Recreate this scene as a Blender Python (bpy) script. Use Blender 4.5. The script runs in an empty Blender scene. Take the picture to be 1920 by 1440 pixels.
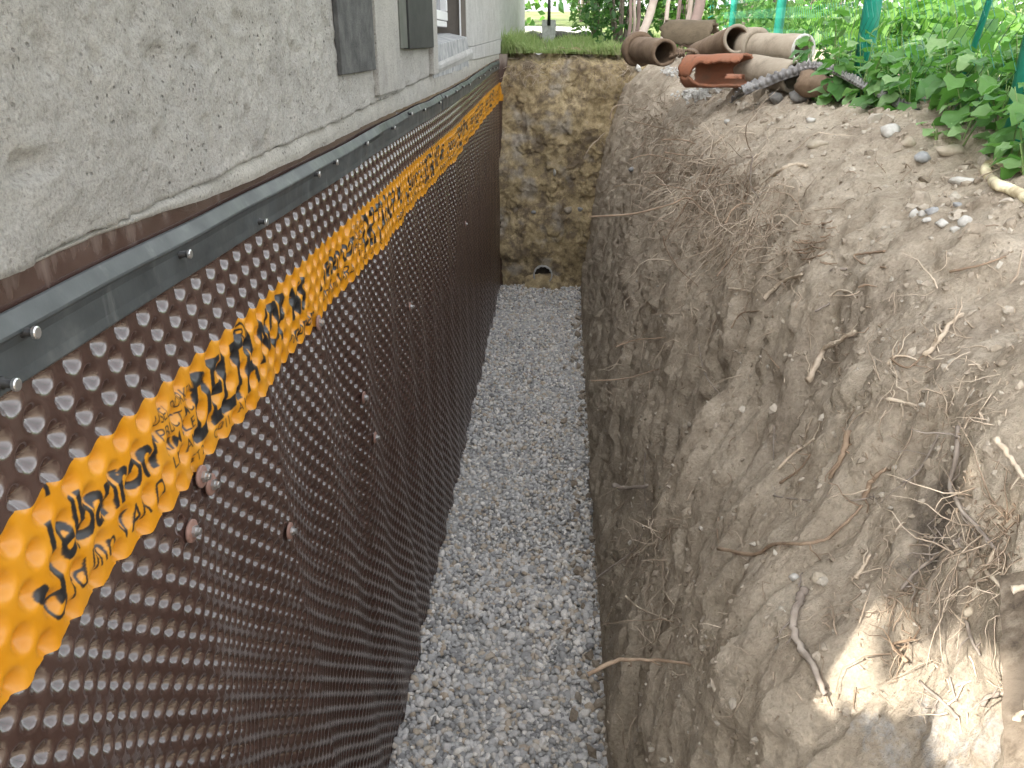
import bpy, math, random
import numpy as np
from mathutils import Vector, Matrix, Quaternion

random.seed(7)
RNG = np.random.default_rng(7)
scene = bpy.context.scene
COL = scene.collection

# ------------------------------------------------------------------ camera
CAM = Vector((0.5, 0.0, 2.2))
F_PX, VPX, VPY = 1500.0, 1045.0, 75.0
_d = Vector((VPX - 960, VPY - 720, F_PX)).normalized()      # world +Y seen from the camera (x right, y down, z forward)
_p = math.atan2(_d.y, _d.z)
_up = Vector((0, -math.cos(_p), math.sin(_p)))
_x = _d.cross(_up)
AX, AY, AZ = _x, _d, _up                                     # world axes in camera coordinates


def c2w(v):
    return Vector((AX.dot(v), AY.dot(v), AZ.dot(v)))


cam = bpy.data.cameras.new('camera')
cam.sensor_width = 36.0
cam.lens = F_PX / 1920 * 36
cam.clip_start, cam.clip_end = 0.02, 400
cam_ob = bpy.data.objects.new('camera', cam)
COL.objects.link(cam_ob)
r_, u_, b_ = c2w(Vector((1, 0, 0))), c2w(Vector((0, -1, 0))), c2w(Vector((0, 0, -1)))
cam_ob.matrix_world = Matrix(((r_.x, u_.x, b_.x, CAM.x), (r_.y, u_.y, b_.y, CAM.y), (r_.z, u_.z, b_.z, CAM.z), (0, 0, 0, 1)))
scene.camera = cam_ob

# ------------------------------------------------------------------ sky, sun, exposure
SUN_EL = math.radians(36)
SUN_H = Vector((-0.80, -0.60, 0)).normalized()               # towards the sun, level
w = bpy.data.worlds.new('World')
scene.world = w
w.use_nodes = True
nt = w.node_tree
nt.nodes.clear()
sky = nt.nodes.new('ShaderNodeTexSky')
sky.sky_type = 'NISHITA'
sky.sun_disc = False
sky.sun_elevation = SUN_EL
sky.sun_rotation = math.atan2(SUN_H.x, SUN_H.y)
sky.dust_density = 3.0
sky.air_density = 1.0
hs = nt.nodes.new('ShaderNodeHueSaturation')
hs.inputs['Saturation'].default_value = 0.14
bg = nt.nodes.new('ShaderNodeBackground')
bg.inputs['Strength'].default_value = 0.15
wo = nt.nodes.new('ShaderNodeOutputWorld')
nt.links.new(sky.outputs[0], hs.inputs['Color'])
nt.links.new(hs.outputs[0], bg.inputs['Color'])
nt.links.new(bg.outputs[0], wo.inputs['Surface'])
sl = bpy.data.lights.new('sun', 'SUN')
sl.energy = 2.1
sl.angle = math.radians(0.6)
sl.color = (1.0, 0.95, 0.86)
so = bpy.data.objects.new('sun', sl)
COL.objects.link(so)
to_sun = Vector((SUN_H.x * math.cos(SUN_EL), SUN_H.y * math.cos(SUN_EL), math.sin(SUN_EL)))
so.rotation_euler = to_sun.to_track_quat('Z', 'Y').to_euler()
so.location = (-4, -4, 9)
scene.view_settings.view_transform = 'Standard'
scene.view_settings.look = 'None'
scene.view_settings.gamma = 1.0
scene.view_settings.use_curve_mapping = False
scene.view_settings.exposure = 2.5
scene.cycles.max_bounces = 6
scene.cycles.use_denoising = True


# ------------------------------------------------------------------ helpers
def _h(ix, iy, iz, seed):
    n = (ix * 374761393 + iy * 668265263 + iz * 2147483647 + seed * 144665 + 1013904223) & 0xFFFFFFFF
    n = ((n ^ (n >> 13)) * 1274126177) & 0xFFFFFFFF
    n = ((n ^ (n >> 16)) * 2246822519) & 0xFFFFFFFF
    return ((n ^ (n >> 15)) & 0xFFFF).astype(np.float64) / 32767.5 - 1.0


def vnoise(x, y, z, seed=0):
    """smooth value noise, -1..1"""
    fx, fy, fz = np.floor(x), np.floor(y), np.floor(z)
    ix, iy, iz = fx.astype(np.int64), fy.astype(np.int64), fz.astype(np.int64)
    tx, ty, tz = x - fx, y - fy, z - fz
    tx, ty, tz = [t * t * t * (t * (t * 6 - 15) + 10) for t in (tx, ty, tz)]
    r = 0
    for a in (0, 1):
        for b in (0, 1):
            for c in (0, 1):
                wt = (tx if a else 1 - tx) * (ty if b else 1 - ty) * (tz if c else 1 - tz)
                r = r + wt * _h(ix + a, iy + b, iz + c, seed)
    return r


def fbm(x, y, z, octs=5, gain=0.5, lac=2.03, seed=0):
    a, s, r = 1.0, 0.0, 0
    for o in range(octs):
        r = r + a * vnoise(x, y, z, seed + o * 17)
        s += a
        a *= gain
        x, y, z = x * lac + 3.1, y * lac + 1.7, z * lac + 5.3
    return r / s * 1.5


def sstep(a, b, x):
    t = np.clip((x - a) / (b - a), 0, 1)
    return t * t * (3 - 2 * t)


def mesh_np(name, V, groups, smooth=True, mats=(), matidx=None, uv=None):
    """V (n,3); groups: list of int arrays (m,k)"""
    me = bpy.data.meshes.new(name)
    V = np.asarray(V, np.float32)
    me.vertices.add(len(V))
    me.vertices.foreach_set('co', V.ravel())
    groups = [np.asarray(g, np.int32) for g in groups if len(g)]
    loops = np.concatenate([g.ravel() for g in groups])
    sizes = np.concatenate([np.full(len(g), g.shape[1], np.int32) for g in groups])
    starts = np.concatenate([[0], np.cumsum(sizes)[:-1]]).astype(np.int32)
    me.loops.add(len(loops))
    me.loops.foreach_set('vertex_index', loops)
    me.polygons.add(len(sizes))
    me.polygons.foreach_set('loop_start', starts)
    me.polygons.foreach_set('use_smooth', np.full(len(sizes), smooth, bool))
    if matidx is not None:
        me.polygons.foreach_set('material_index', np.asarray(matidx, np.int32))
    me.update(calc_edges=True)
    if uv is not None:
        ul = me.uv_layers.new(name='print')
        ul.data.foreach_set('uv', np.asarray(uv, np.float32)[loops].ravel())
    for m in mats:
        me.materials.append(m)
    me.validate()
    return me


def link(name, me, parent=None, loc=None, **props):
    o = bpy.data.objects.new(name, me)
    COL.objects.link(o)
    if parent is not None:
        o.parent = parent
    if loc is not None:
        o.location = loc
    for k, v in props.items():
        o[k] = v
    return o


def thing(name, label, cat, loc=(0, 0, 0), group=None, rot=None):
    o = bpy.data.objects.new(name, None)
    o.empty_display_size = 0.05
    COL.objects.link(o)
    o.location = loc
    if rot is not None:
        o.rotation_euler = rot
    o['label'], o['category'] = label, cat
    if group:
        o['group'] = group
    return o


class MB:
    """collects shapes for ONE mesh"""

    def __init__(self):
        self.v, self.f = [], []

    def add(self, V, F):
        n = len(self.v)
        self.v += [tuple(map(float, p)) for p in V]
        self.f += [tuple(n + i for i in q) for q in F]

    def box(self, a, b, bev=0.0):
        (x0, y0, z0), (x1, y1, z1) = a, b
        V = [(x, y, z) for z in (z0, z1) for y in (y0, y1) for x in (x0, x1)]
        self.add(V, [(0, 2, 3, 1), (4, 5, 7, 6), (0, 1, 5, 4), (1, 3, 7, 5), (3, 2, 6, 7), (2, 0, 4, 6)])

    def tube(self, pts, rad, n=6, cap=True):
        V, F = tube_np(pts, rad, n, cap)
        self.add(V, F)

    def build(self, name, mat, parent=None, smooth=False, loc=None, bevel=0.0, **props):
        me = bpy.data.meshes.new(name)
        me.from_pydata(self.v, [], self.f)
        if smooth:
            me.polygons.foreach_set('use_smooth', [True] * len(me.polygons))
        if mat:
            me.materials.append(mat)
        me.update()
        o = link(name, me, parent, loc, **props)
        if bevel:
            md = o.modifiers.new('bevel', 'BEVEL')
            md.width = bevel
            md.segments = 2
            md.limit_method = 'ANGLE'
        return o


def tube_np(pts, rad, n=6, cap=True):
    pts = [Vector(p) for p in pts]
    if not hasattr(rad, '__len__'):
        rad = [rad] * len(pts)
    V, F = [], []
    prev = None
    for i, p in enumerate(pts):
        t = (pts[min(i + 1, len(pts) - 1)] - pts[max(i - 1, 0)])
        if t.length < 1e-9:
            t = Vector((0, 0, 1))
        t.normalize()
        if prev is None:
            a = t.orthogonal().normalized()
        else:
            a = (prev - t * prev.dot(t))
            a = a.normalized() if a.length > 1e-6 else t.orthogonal().normalized()
        prev = a
        b = t.cross(a)
        for k in range(n):
            th = 2 * math.pi * k / n
            V.append(p + (a * math.cos(th) + b * math.sin(th)) * rad[i])
    for i in range(len(pts) - 1):
        for k in range(n):
            k2 = (k + 1) % n
            F.append((i * n + k, i * n + k2, (i + 1) * n + k2, (i + 1) * n + k))
    if cap:
        F.append(tuple(range(n - 1, -1, -1)))
        F.append(tuple((len(pts) - 1) * n + k for k in range(n)))
    return V, F


def smooth_path(pts, sub=4):
    pts = [Vector(p) for p in pts]
    if len(pts) < 3:
        return [pts[0].lerp(pts[1], k / sub) for k in range(sub + 1)]
    out = []
    for i in range(len(pts) - 1):
        p0, p1, p2, p3 = pts[max(i - 1, 0)], pts[i], pts[i + 1], pts[min(i + 2, len(pts) - 1)]
        for k in range(sub):
            t = k / sub
            out.append(0.5 * ((2 * p1) + (p2 - p0) * t + (2 * p0 - 5 * p1 + 4 * p2 - p3) * t * t + (3 * p1 - p0 - 3 * p2 + p3) * t ** 3))
    out.append(pts[-1])
    return out


def ico(sub):
    import bmesh
    bm = bmesh.new()
    bmesh.ops.create_icosphere(bm, subdivisions=sub, radius=1)
    V = np.array([v.co[:] for v in bm.verts])
    F = np.array([[v.index for v in f.verts] for f in bm.faces])
    bm.free()
    return V, F


ICO1, ICO2 = ico(1), ico(2)


# ------------------------------------------------------------------ materials
class NB:
    """small node-graph builder"""

    def __init__(self, name):
        self.m = bpy.data.materials.new(name)
        self.m.use_nodes = True
        self.t = self.m.node_tree
        self.t.nodes.clear()
        self.out = self.n('ShaderNodeOutputMaterial')
        self.tc = self.n('ShaderNodeTexCoord')

    def n(self, typ, **kw):
        nd = self.t.nodes.new(typ)
        for k, v in kw.items():
            setattr(nd, k, v)
        return nd

    def set(self, sock, v):
        if hasattr(v, 'is_linked') or isinstance(v, bpy.types.NodeSocket):
            self.t.links.new(v, sock)
        elif isinstance(v, (tuple, list)) and len(v) == 3 and sock.type == 'RGBA':
            sock.default_value = (*v, 1)
        else:
            sock.default_value = v

    def noise(self, scale, detail=4, rough=0.55, vec=None, dist=0.0):
        nd = self.n('ShaderNodeTexNoise')
        self.set(nd.inputs['Vector'], vec if vec is not None else self.tc.outputs['Object'])
        nd.inputs['Scale'].default_value = scale
        nd.inputs['Detail'].default_value = detail
        nd.inputs['Roughness'].default_value = rough
        nd.inputs['Distortion'].default_value = dist
        return nd.outputs['Fac']

    def voro(self, scale, vec=None, feature='F1', out='Distance'):
        nd = self.n('ShaderNodeTexVoronoi', feature=feature)
        self.set(nd.inputs['Vector'], vec if vec is not None else self.tc.outputs['Object'])
        nd.inputs['Scale'].default_value = scale
        return nd.outputs[out]

    def ramp(self, fac, stops):
        nd = self.n('ShaderNodeValToRGB')
        cr = nd.color_ramp
        while len(cr.elements) < len(stops):
            cr.elements.new(0.5)
        for e, (p, c) in zip(cr.elements, stops):
            e.position = p
            e.color = (*c, 1) if hasattr(c, '__len__') else (c, c, c, 1)
        self.set(nd.inputs['Fac'], fac)
        return nd.outputs['Color']

    def mix(self, fac, a, b, mode='MIX'):
        nd = self.n('ShaderNodeMix', data_type='RGBA', blend_type=mode)
        self.set(nd.inputs[0], fac)
        self.set(nd.inputs[6], a)
        self.set(nd.inputs[7], b)
        return nd.outputs[2]

    def math(self, op, a, b=0.0, clamp=False):
        nd = self.n('ShaderNodeMath', operation=op, use_clamp=clamp)
        self.set(nd.inputs[0], a)
        self.set(nd.inputs[1], b)
        return nd.outputs[0]

    def mapv(self, scale=(1, 1, 1), rot=(0, 0, 0), loc=(0, 0, 0), vec=None):
        nd = self.n('ShaderNodeMapping')
        self.set(nd.inputs['Vector'], vec if vec is not None else self.tc.outputs['Object'])
        nd.inputs['Scale'].default_value = scale
        nd.inputs['Rotation'].default_value = rot
        nd.inputs['Location'].default_value = loc
        return nd.outputs[0]

    def sep(self):
        nd = self.n('ShaderNodeSeparateXYZ')
        self.set(nd.inputs[0], self.tc.outputs['Object'])
        return nd.outputs

    def blob(self, c, r, soft=0.35, wob=0.35, scale=9):
        """mask: an irregular patch round a point of the object"""
        nz = self.n('ShaderNodeTexNoise')
        self.set(nz.inputs['Vector'], self.tc.outputs['Object'])
        nz.inputs['Scale'].default_value = scale
        nz.inputs['Detail'].default_value = 5
        v = self.n('ShaderNodeVectorMath', operation='SUBTRACT')
        self.set(v.inputs[0], self.tc.outputs['Object'])
        v.inputs[1].default_value = c
        v2 = self.n('ShaderNodeVectorMath', operation='DIVIDE')
        self.set(v2.inputs[0], v.outputs[0])
        v2.inputs[1].default_value = r
        ln = self.n('ShaderNodeVectorMath', operation='LENGTH')
        self.set(ln.inputs[0], v2.outputs[0])
        d = self.math('ADD', ln.outputs['Value'], self.math('MULTIPLY', self.math('SUBTRACT', nz.outputs['Fac'], 0.5), wob * 4))
        mr = self.n('ShaderNodeMapRange')
        self.set(mr.inputs[0], d)
        mr.inputs[1].default_value = 1 + soft * 0.5
        mr.inputs[2].default_value = 1 - soft * 0.5
        return mr.outputs[0]

    def bump(self, h, strength=0.5, dist=0.01, prev=None):
        nd = self.n('ShaderNodeBump')
        nd.inputs['Strength'].default_value = strength
        nd.inputs['Distance'].default_value = dist
        self.set(nd.inputs['Height'], h)
        if prev is not None:
            self.set(nd.inputs['Normal'], prev)
        return nd.outputs[0]

    def finish(self, color, rough=0.8, normal=None, spec=0.5, metallic=0.0, trans=None, coat=0.0):
        b = self.n('ShaderNodeBsdfPrincipled')
        self.set(b.inputs['Base Color'], color)
        self.set(b.inputs['Roughness'], rough)
        b.inputs['Specular IOR Level'].default_value = spec
        b.inputs['Metallic'].default_value = metallic
        if coat:
            b.inputs['Coat Weight'].default_value = coat
        if normal is not None:
            self.set(b.inputs['Normal'], normal)
        sh = b.outputs[0]
        if trans is not None:
            tr = self.n('ShaderNodeBsdfTranslucent')
            self.set(tr.inputs['Color'], trans[1])
            mx = self.n('ShaderNodeMixShader')
            mx.inputs[0].default_value = trans[0]
            self.t.links.new(sh, mx.inputs[1])
            self.t.links.new(tr.outputs[0], mx.inputs[2])
            sh = mx.outputs[0]
        self.t.links.new(sh, self.out.inputs['Surface'])
        return self.m


def simple(name, a, b, scale=20, rough=0.7, bump=0.3, bdist=0.004, spec=0.4, metallic=0.0, lo=0.35, hi=0.65, fine=None):
    g = NB(name)
    nz = g.noise(scale, 5, 0.6)
    c = g.ramp(nz, [(lo, a), (hi, b)])
    nb = g.bump(g.noise((fine or scale * 5), 4, 0.65), bump, bdist) if bump else None
    return g.finish(c, rough, nb, spec, metallic)


M = {}


def make_soil(name, end=False):
    g = NB(name)
    big = g.noise(2.2, 5, 0.6)
    mid = g.noise(11, 6, 0.65)
    fine = g.noise(120, 4, 0.7)
    if end:
        base = g.ramp(mid, [(0.30, (.14, .11, .075)), (0.43, (.27, .215, .125)), (0.55, (.38, .305, .18)), (0.70, (.48, .40, .265))])
        dark = g.ramp(g.noise(5.5, 5, 0.7), [(0.38, 0.0), (0.52, 1.0)])
        base = g.mix(dark, (.17, .135, .095), base)
        grey = g.ramp(g.noise(4, 3, 0.5, g.mapv(loc=(3, 1, 7))), [(0.56, 0.0), (0.66, 0.7)])
        base = g.mix(grey, base, (.36, .33, .285))
    else:
        dry = g.ramp(mid, [(0.28, (.255, .212, .162)), (0.5, (.36, .31, .245)), (0.72, (.46, .405, .33))])
        damp_shade = g.ramp(mid, [(0.28, (.24, .202, .155)), (0.5, (.335, .288, .225)), (0.72, (.41, .36, .285))])
        z = g.sep()[2]
        hgt = g.math('ADD', z, g.math('MULTIPLY', g.math('SUBTRACT', big, 0.5), 1.3))
        mr = g.n('ShaderNodeMapRange')
        g.set(mr.inputs[0], hgt)
        mr.inputs[1].default_value = 0.35
        mr.inputs[2].default_value = 1.75
        base = g.mix(mr.outputs[0], damp_shade, dry)  # darker towards the foot: damp soil, with the shade there put into the colour
        # humus with roots, and the smear of cement at the near end
        base = g.mix(g.blob((1.09, 0.94, 1.575), (.10, .085, .085), 0.5, 0.4, 16), base, (.115, .098, .08))
        cem = g.blob((.915, .79, 1.365), (.12, .05, .02), 0.4, 0.45, 22)
        cem = g.math('MAXIMUM', cem, g.blob((.945, .75, 1.43), (.12, .045, .035), 0.4, 0.45, 22))
        cem = g.math('MAXIMUM', cem, g.blob((.975, .69, 1.455), (.12, .03, .06), 0.4, 0.45, 22))
        cem = g.math('MULTIPLY', cem, g.ramp(g.noise(45, 5, 0.7), [(0.42, 0.0), (0.60, 0.65)]))
        base = g.mix(cem, base, (.33, .335, .335))
        mm = g.ramp(g.noise(3.3, 4, 0.6, g.mapv(loc=(9, 4, 2))), [(0.5, 0.0), (0.66, 0.3)])
        base = g.mix(mm, base, (.17, .14, .115))
    sp = g.ramp(fine, [(0.30, 0.70), (0.5, 1.0), (0.72, 1.25)])
    base = g.mix(1.0, base, (1.31, 1.285, 1.27), 'MULTIPLY')
    col = g.mix(0.8, base, sp, 'MULTIPLY')
    st = g.ramp(g.voro(75, out='Color'), [(0.93, 0.0), (0.97, 1.0)])
    col = g.mix(g.math('MULTIPLY', st, 0.45), col, (.5, .46, .4))
    nb = g.bump(g.noise(34, 9, 0.80), 0.72, 0.022)
    nb = g.bump(fine, 0.75, 0.007, nb)
    return g.finish(col, 0.95, nb, 0.15)


M['soil'] = make_soil('soil')
M['soil_end'] = make_soil('subsoil', True)
M['crumb'] = None


def make_crumb():
    g = NB('soil_crumb')
    r = g.n('ShaderNodeNewGeometry').outputs['Random Per Island']
    c = g.ramp(r, [(0.0, (.25, .205, .155)), (0.5, (.38, .325, .26)), (0.85, (.46, .405, .335)), (1.0, (.50, .455, .39))])
    c = g.mix(0.6, c, g.ramp(g.noise(90, 4, 0.7), [(0.3, 0.6), (0.7, 1.3)]), 'MULTIPLY')
    return g.finish(c, 0.95, g.bump(g.noise(110, 5, 0.7), 0.6, 0.006), 0.15)


M['crumb'] = make_crumb()


def make_pebble():
    g = NB('river_pebble')
    r = g.n('ShaderNodeNewGeometry').outputs['Random Per Island']
    c = g.ramp(r, [(0.0, (.26, .27, .285)), (0.2, (.40, .415, .435)), (0.42, (.52, .535, .555)), (0.6, (.60, .61, .625)), (0.72, (.52, .485, .43)),
                   (0.82, (.44, .38, .31)), (0.9, (.68, .685, .69)), (1.0, (.80, .80, .79))])
    c = g.mix(0.5, c, g.ramp(g.noise(160, 4, 0.6), [(0.3, 0.7), (0.7, 1.2)]), 'MULTIPLY')
    c = g.mix(1.0, c, (1.20, 1.145, 1.08), 'MULTIPLY')
    return g.finish(c, 0.62, g.bump(g.noise(240, 3, 0.6), 0.15, 0.003), 0.35)


M['pebble'] = make_pebble()


def make_concrete(name, tint=(1, 1, 1), light=1.06):
    g = NB(name)
    big = g.noise(1.6, 5, 0.62)
    mid = g.noise(9, 6, 0.7)
    k = light
    a = tuple(.245 * k * t for t in tint)
    b = tuple(.375 * k * t for t in tint)
    c_ = tuple(.47 * k * t for t in tint)
    c = g.ramp(mid, [(0.22, a), (0.5, b), (0.80, c_)])
    c = g.mix(g.ramp(big, [(0.35, 0.0), (0.65, 0.6)]), c, tuple(.34 * k * t for t in (1.0, .965, .90)))
    streak = g.ramp(g.noise(6, 5, 0.6, g.mapv(scale=(1, 1.4, .12))), [(0.45, 0.0), (0.75, 0.22)])
    c = g.mix(streak, c, tuple(.25 * k * t for t in (1, .97, .92)))
    sp = g.noise(230, 3, 0.75)
    c = g.mix(0.7, c, g.ramp(sp, [(0.26, 0.55), (0.5, 1.15), (0.76, 1.5)]), 'MULTIPLY')
    pit = g.ramp(g.voro(85), [(0.06, 0.0), (0.22, 1.0)])
    pm = g.ramp(g.noise(7, 3, 0.6, g.mapv(loc=(2, 5, 1))), [(0.42, 1.0), (0.56, 0.0)])
    pit = g.math('MAXIMUM', pit, pm)
    c = g.mix(g.math('SUBTRACT', 1.0, pit, True), c, tuple(.16 * t for t in (1, .95, .87)))
    nb = g.bump(g.noise(60, 8, 0.8), 0.8, 0.012)
    nb = g.bump(sp, 0.7, 0.004, nb)
    nb = g.bump(pit, 0.8, 0.006, nb)
    return g.finish(c, 0.93, nb, 0.2)


M['concrete'] = make_concrete('rough_concrete', (1, .955, .87))
M['concrete_pale'] = make_concrete('pale_concrete', (1, .985, .95), 1.22)
M['mortar'] = make_concrete('dusty_mortar', (1, .95, .84), 1.1)
M['bitumen'] = simple('bituminous_panel', (.040, .040, .039), (.095, .094, .090), 22, 0.85, 0.6, 0.004, fine=160)
M['panel_dark'] = simple('dark_panel', (.010, .010, .010), (.024, .024, .022), 14, 0.7, 0.4, 0.003, fine=140)
M['panel_side'] = simple('panel_side', (.07, .075, .06), (.11, .11, .095), 10, 0.8, 0.3, 0.003)
M['jamb'] = simple('jamb_paint', (.12, .105, .09), (.17, .15, .13), 6, 0.8, 0.2, 0.003)
M['white_frame'] = simple('white_window_frame', (.70, .70, .70), (.8, .8, .8), 5, 0.4, 0.0)
M['render_house'] = simple('house_render', (.5, .49, .46), (.58, .57, .54), 3, 0.9, 0.3, 0.004)
M['cement_sill'] = simple('cement_sill', (.22, .225, .23), (.40, .40, .39), 16, 0.9, 0.4, 0.005, fine=120)


def make_glass():
    g = NB('window_glass')
    c = g.ramp(g.noise(3, 2), [(0.3, (.16, .165, .18)), (0.7, (.22, .225, .24))])
    return g.finish(c, 0.18, None, 0.5)


M['glass'] = make_glass()


def make_membrane():
    g = NB('brown_membrane')
    dust = g.ramp(g.noise(5, 6, 0.7), [(0.42, 0.0), (0.72, 0.30)])
    c = g.ramp(g.noise(18, 4), [(0.3, (.047, .0245, .0195)), (0.7, (.063, .034, .028))])
    z = g.sep()[2]
    c = g.mix(dust, c, (.12, .085, .07))
    up = g.n('ShaderNodeMapRange')
    g.set(up.inputs[0], g.math('ADD', z, g.math('MULTIPLY', g.math('SUBTRACT', g.noise(30, 4, 0.6, g.mapv(scale=(1, 1, .25))), 0.5), 0.16)))
    up.inputs[1].default_value = 1.985
    up.inputs[2].default_value = 2.05
    c = g.mix(g.math('MULTIPLY', up.outputs[0], 0.7), c, (.33, .27, .24))
    ro = g.ramp(g.noise(9, 5, 0.7), [(0.35, 0.13), (0.7, 0.27)])
    return g.finish(c, ro, g.bump(g.noise(140, 3, 0.6), 0.05, 0.002), 1.0, coat=0.45)


M['membrane'] = make_membrane()
M['bar'] = None


def make_bar():
    g = NB('black_plastic_bar')
    c = g.ramp(g.noise(7, 6, 0.7), [(0.32, (.030, .034, .036)), (0.6, (.052, .058, .060)), (0.8, (.12, .125, .12))])
    scr = g.ramp(g.noise(26, 5, 0.7, g.mapv(scale=(1, 1, .18))), [(0.58, 0.0), (0.72, 0.5)])
    c = g.mix(scr, c, (.16, .165, .16))
    return g.finish(c, g.ramp(g.noise(20, 4), [(0.3, 0.34), (0.7, 0.55)]), g.bump(g.noise(60, 4, 0.6), 0.12, 0.003), 0.5)


M['bar'] = make_bar()
M['nail_dark'] = simple('dark_dowel', (.015, .015, .016), (.03, .03, .03), 40, 0.5, 0.0)
M['steel'] = simple('bright_steel', (.5, .5, .5), (.62, .62, .62), 60, 0.32, 0.1, 0.001, metallic=0.9)
M['washer'] = simple('rusty_pink_washer', (.20, .115, .09), (.28, .17, .14), 60, 0.5, 0.1, 0.001)


# ------------------------------------------------------------------ common shape of the place
def drift(y):
    """the whole strip climbs a little towards the far end"""
    return 0.055 * sstep(1.2, 7.6, y) + 0.010 * np.sin(y * 1.1) * sstep(1.5, 3, y)


def ground_z(y):
    return 1.955 + 0.0215 * y


Y_END = 7.42

# ---- the soil bank: a profile swept along the trench, then displaced
yb = np.concatenate([np.linspace(-1.0, 0.62, 22)[:-1], 0.62 * np.exp(np.linspace(0, math.log(7.6 / 0.62), 430))])
prof = np.array([(0.69, -0.12), (0.715, 0.0), (0.775, 0.35), (0.845, 0.75), (0.925, 1.15), (1.0, 1.45), (1.055, 1.65), (1.12, 1.80), (1.22, 1.90),
                 (1.38, 1.962), (1.62, 1.992), (2.0, 2.0), (2.6, 2.0), (3.2, 1.99)])
seg = np.concatenate([[0], np.cumsum(np.hypot(*np.diff(prof, axis=0).T))])
face_end = seg[9]
sp_ = np.concatenate([np.linspace(0, seg[1], 5)[:-1], np.linspace(seg[1], face_end, 330)[:-1], np.linspace(face_end, seg[11], 80)[:-1], np.linspace(seg[11], seg[-1], 30)])


def cr_eval(s):
    # smooth interpolation of the profile
    x = np.interp(s, seg, prof[:, 0])
    z = np.interp(s, seg, prof[:, 1])
    return x, z


ss = np.linspace(0, seg[-1], 900)
px_, pz_ = cr_eval(ss)
ker = np.hanning(71)
ker /= ker.sum()
pxs = np.convolve(np.pad(px_, 35, mode='reflect', reflect_type='odd'), ker, 'valid')
pzs = np.convolve(np.pad(pz_, 35, mode='reflect', reflect_type='odd'), ker, 'valid')
bx = np.interp(sp_, ss, pxs)
bz = np.interp(sp_, ss, pzs)
tx_, tz_ = np.gradient(bx, sp_), np.gradient(bz, sp_)
ln = np.hypot(tx_, tz_)
nx_, nz_ = -tz_ / ln, tx_ / ln                                 # out of the soil: towards the trench / up

S, Y = np.meshgrid(sp_, yb)
BX = np.broadcast_to(bx, S.shape) + 0.009 * (Y - 2)
BZ = np.broadcast_to(bz, S.shape).copy()
top = np.clip(BZ / 2.0, 0, 1) ** 2
BZ = BZ + top * (ground_z(Y) - 2.0)
NX, NZ = np.broadcast_to(nx_, S.shape), np.broadcast_to(nz_, S.shape)
fac = 1 - sstep(1.72, 1.95, np.broadcast_to(bz, S.shape))        # 1 on the cut face, 0 on top
low = sstep(0.0, 0.25, np.broadcast_to(bz, S.shape))
yy, zz = Y, np.broadcast_to(bz, S.shape)
sl_y = yy - 0.25 * zz
# large bays and swells
D = 0.030 * fbm(sl_y * 1.6, zz * 0.9, 0 * zz, 3, seed=1) * low
# scraped, near-vertical gouges
g1 = 1 - np.abs(vnoise(sl_y * 7 + 0.5 * vnoise(yy * 3, zz * 3, 0 * zz, 5), zz * 0.9, 0 * zz, 11))
g2 = 1 - np.abs(vnoise(sl_y * 17 + 0.8 * vnoise(yy * 4, zz * 4, 0 * zz, 6), zz * 0.9, 0 * zz + 3, 12))
D += fac * low * (-0.050 * g1 ** 4 + 0.024 * (g2 - 0.5))
# flakes: thick crusts with steep broken edges
fl = fbm(sl_y * 3.8, zz * 1.3, 0 * zz + 9, 4, seed=21)
D += fac * low * 0.024 * (sstep(0.02, 0.07, fl) + 0.8 * sstep(-0.32, -0.28, fl) + 0.8 * sstep(0.36, 0.41, fl) - 1)
fl2 = fbm(sl_y * 9.5, zz * 2.6, 0 * zz + 4, 4, seed=31)
D += fac * low * 0.006 * (sstep(0.08, 0.14, fl2) + sstep(-0.30, -0.24, fl2))
fl3 = fbm(sl_y * 22, zz * 8, 0 * zz + 4, 3, seed=35)
D += fac * low * 0.005 * (sstep(0.1, 0.2, fl3) + sstep(-0.3, -0.2, fl3))
# the big near lump that stands out over the gravel, with an undercut strip beside it
lump = sstep(2.02, 1.90, yy + 0.05 * vnoise(zz * 5, yy * 3, 0 * zz, 3)) * sstep(0.25, 0.5, zz) * sstep(1.5, 1.15, zz)
D += 0.085 * lump
D -= 0.045 * np.exp(-((yy - 2.13) / 0.12) ** 2) * sstep(0.2, 0.5, zz) * sstep(1.6, 1.2, zz)
D += 0.05 * np.exp(-((yy - 2.75 - 0.1 * zz) / 0.16) ** 2) * sstep(0.5, 0.8, zz) * sstep(1.65, 1.3, zz)
D -= 0.026 * np.exp(-((yy - 0.99) / 0.10) ** 2 - ((zz - 1.63) / 0.09) ** 2)      # hollow with humus
D += 0.05 * np.exp(-((yy - 1.05) / 0.20) ** 2 - ((zz - 1.30) / 0.12) ** 2)       # lit belly under it
# crumbly surface everywhere
D += (0.007 + 0.010 * (1 - fac)) * fbm(BX * 9, yy * 9, BZ * 9, 5, 0.6, seed=41)
D += 0.0045 * fbm(BX * 34, yy * 34, BZ * 34, 4, 0.6, seed=51)
cl = vnoise(BX * 26, yy * 26, BZ * 26, 61)
D += (0.004 + 0.010 * (1 - fac)) * np.maximum(cl - 0.25, 0)
# low heap on the top, ragged lip
D += (1 - fac) * (0.05 * fbm(BX * 1.7, yy * 1.7, 0 * yy, 3, seed=71) + 0.03 * fbm(BX * 5, yy * 5, 0 * yy, 4, seed=75)) * sstep(3.2, 2.6, BX)
D *= np.where(BX > 2.9, sstep(3.2, 2.9, BX), 1.0)
PX, PZ = BX + NX * D, BZ + NZ * D
PYb = yy + 0.012 * fbm(BX * 8, yy * 8, BZ * 8, 3, seed=81) * fac
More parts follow.
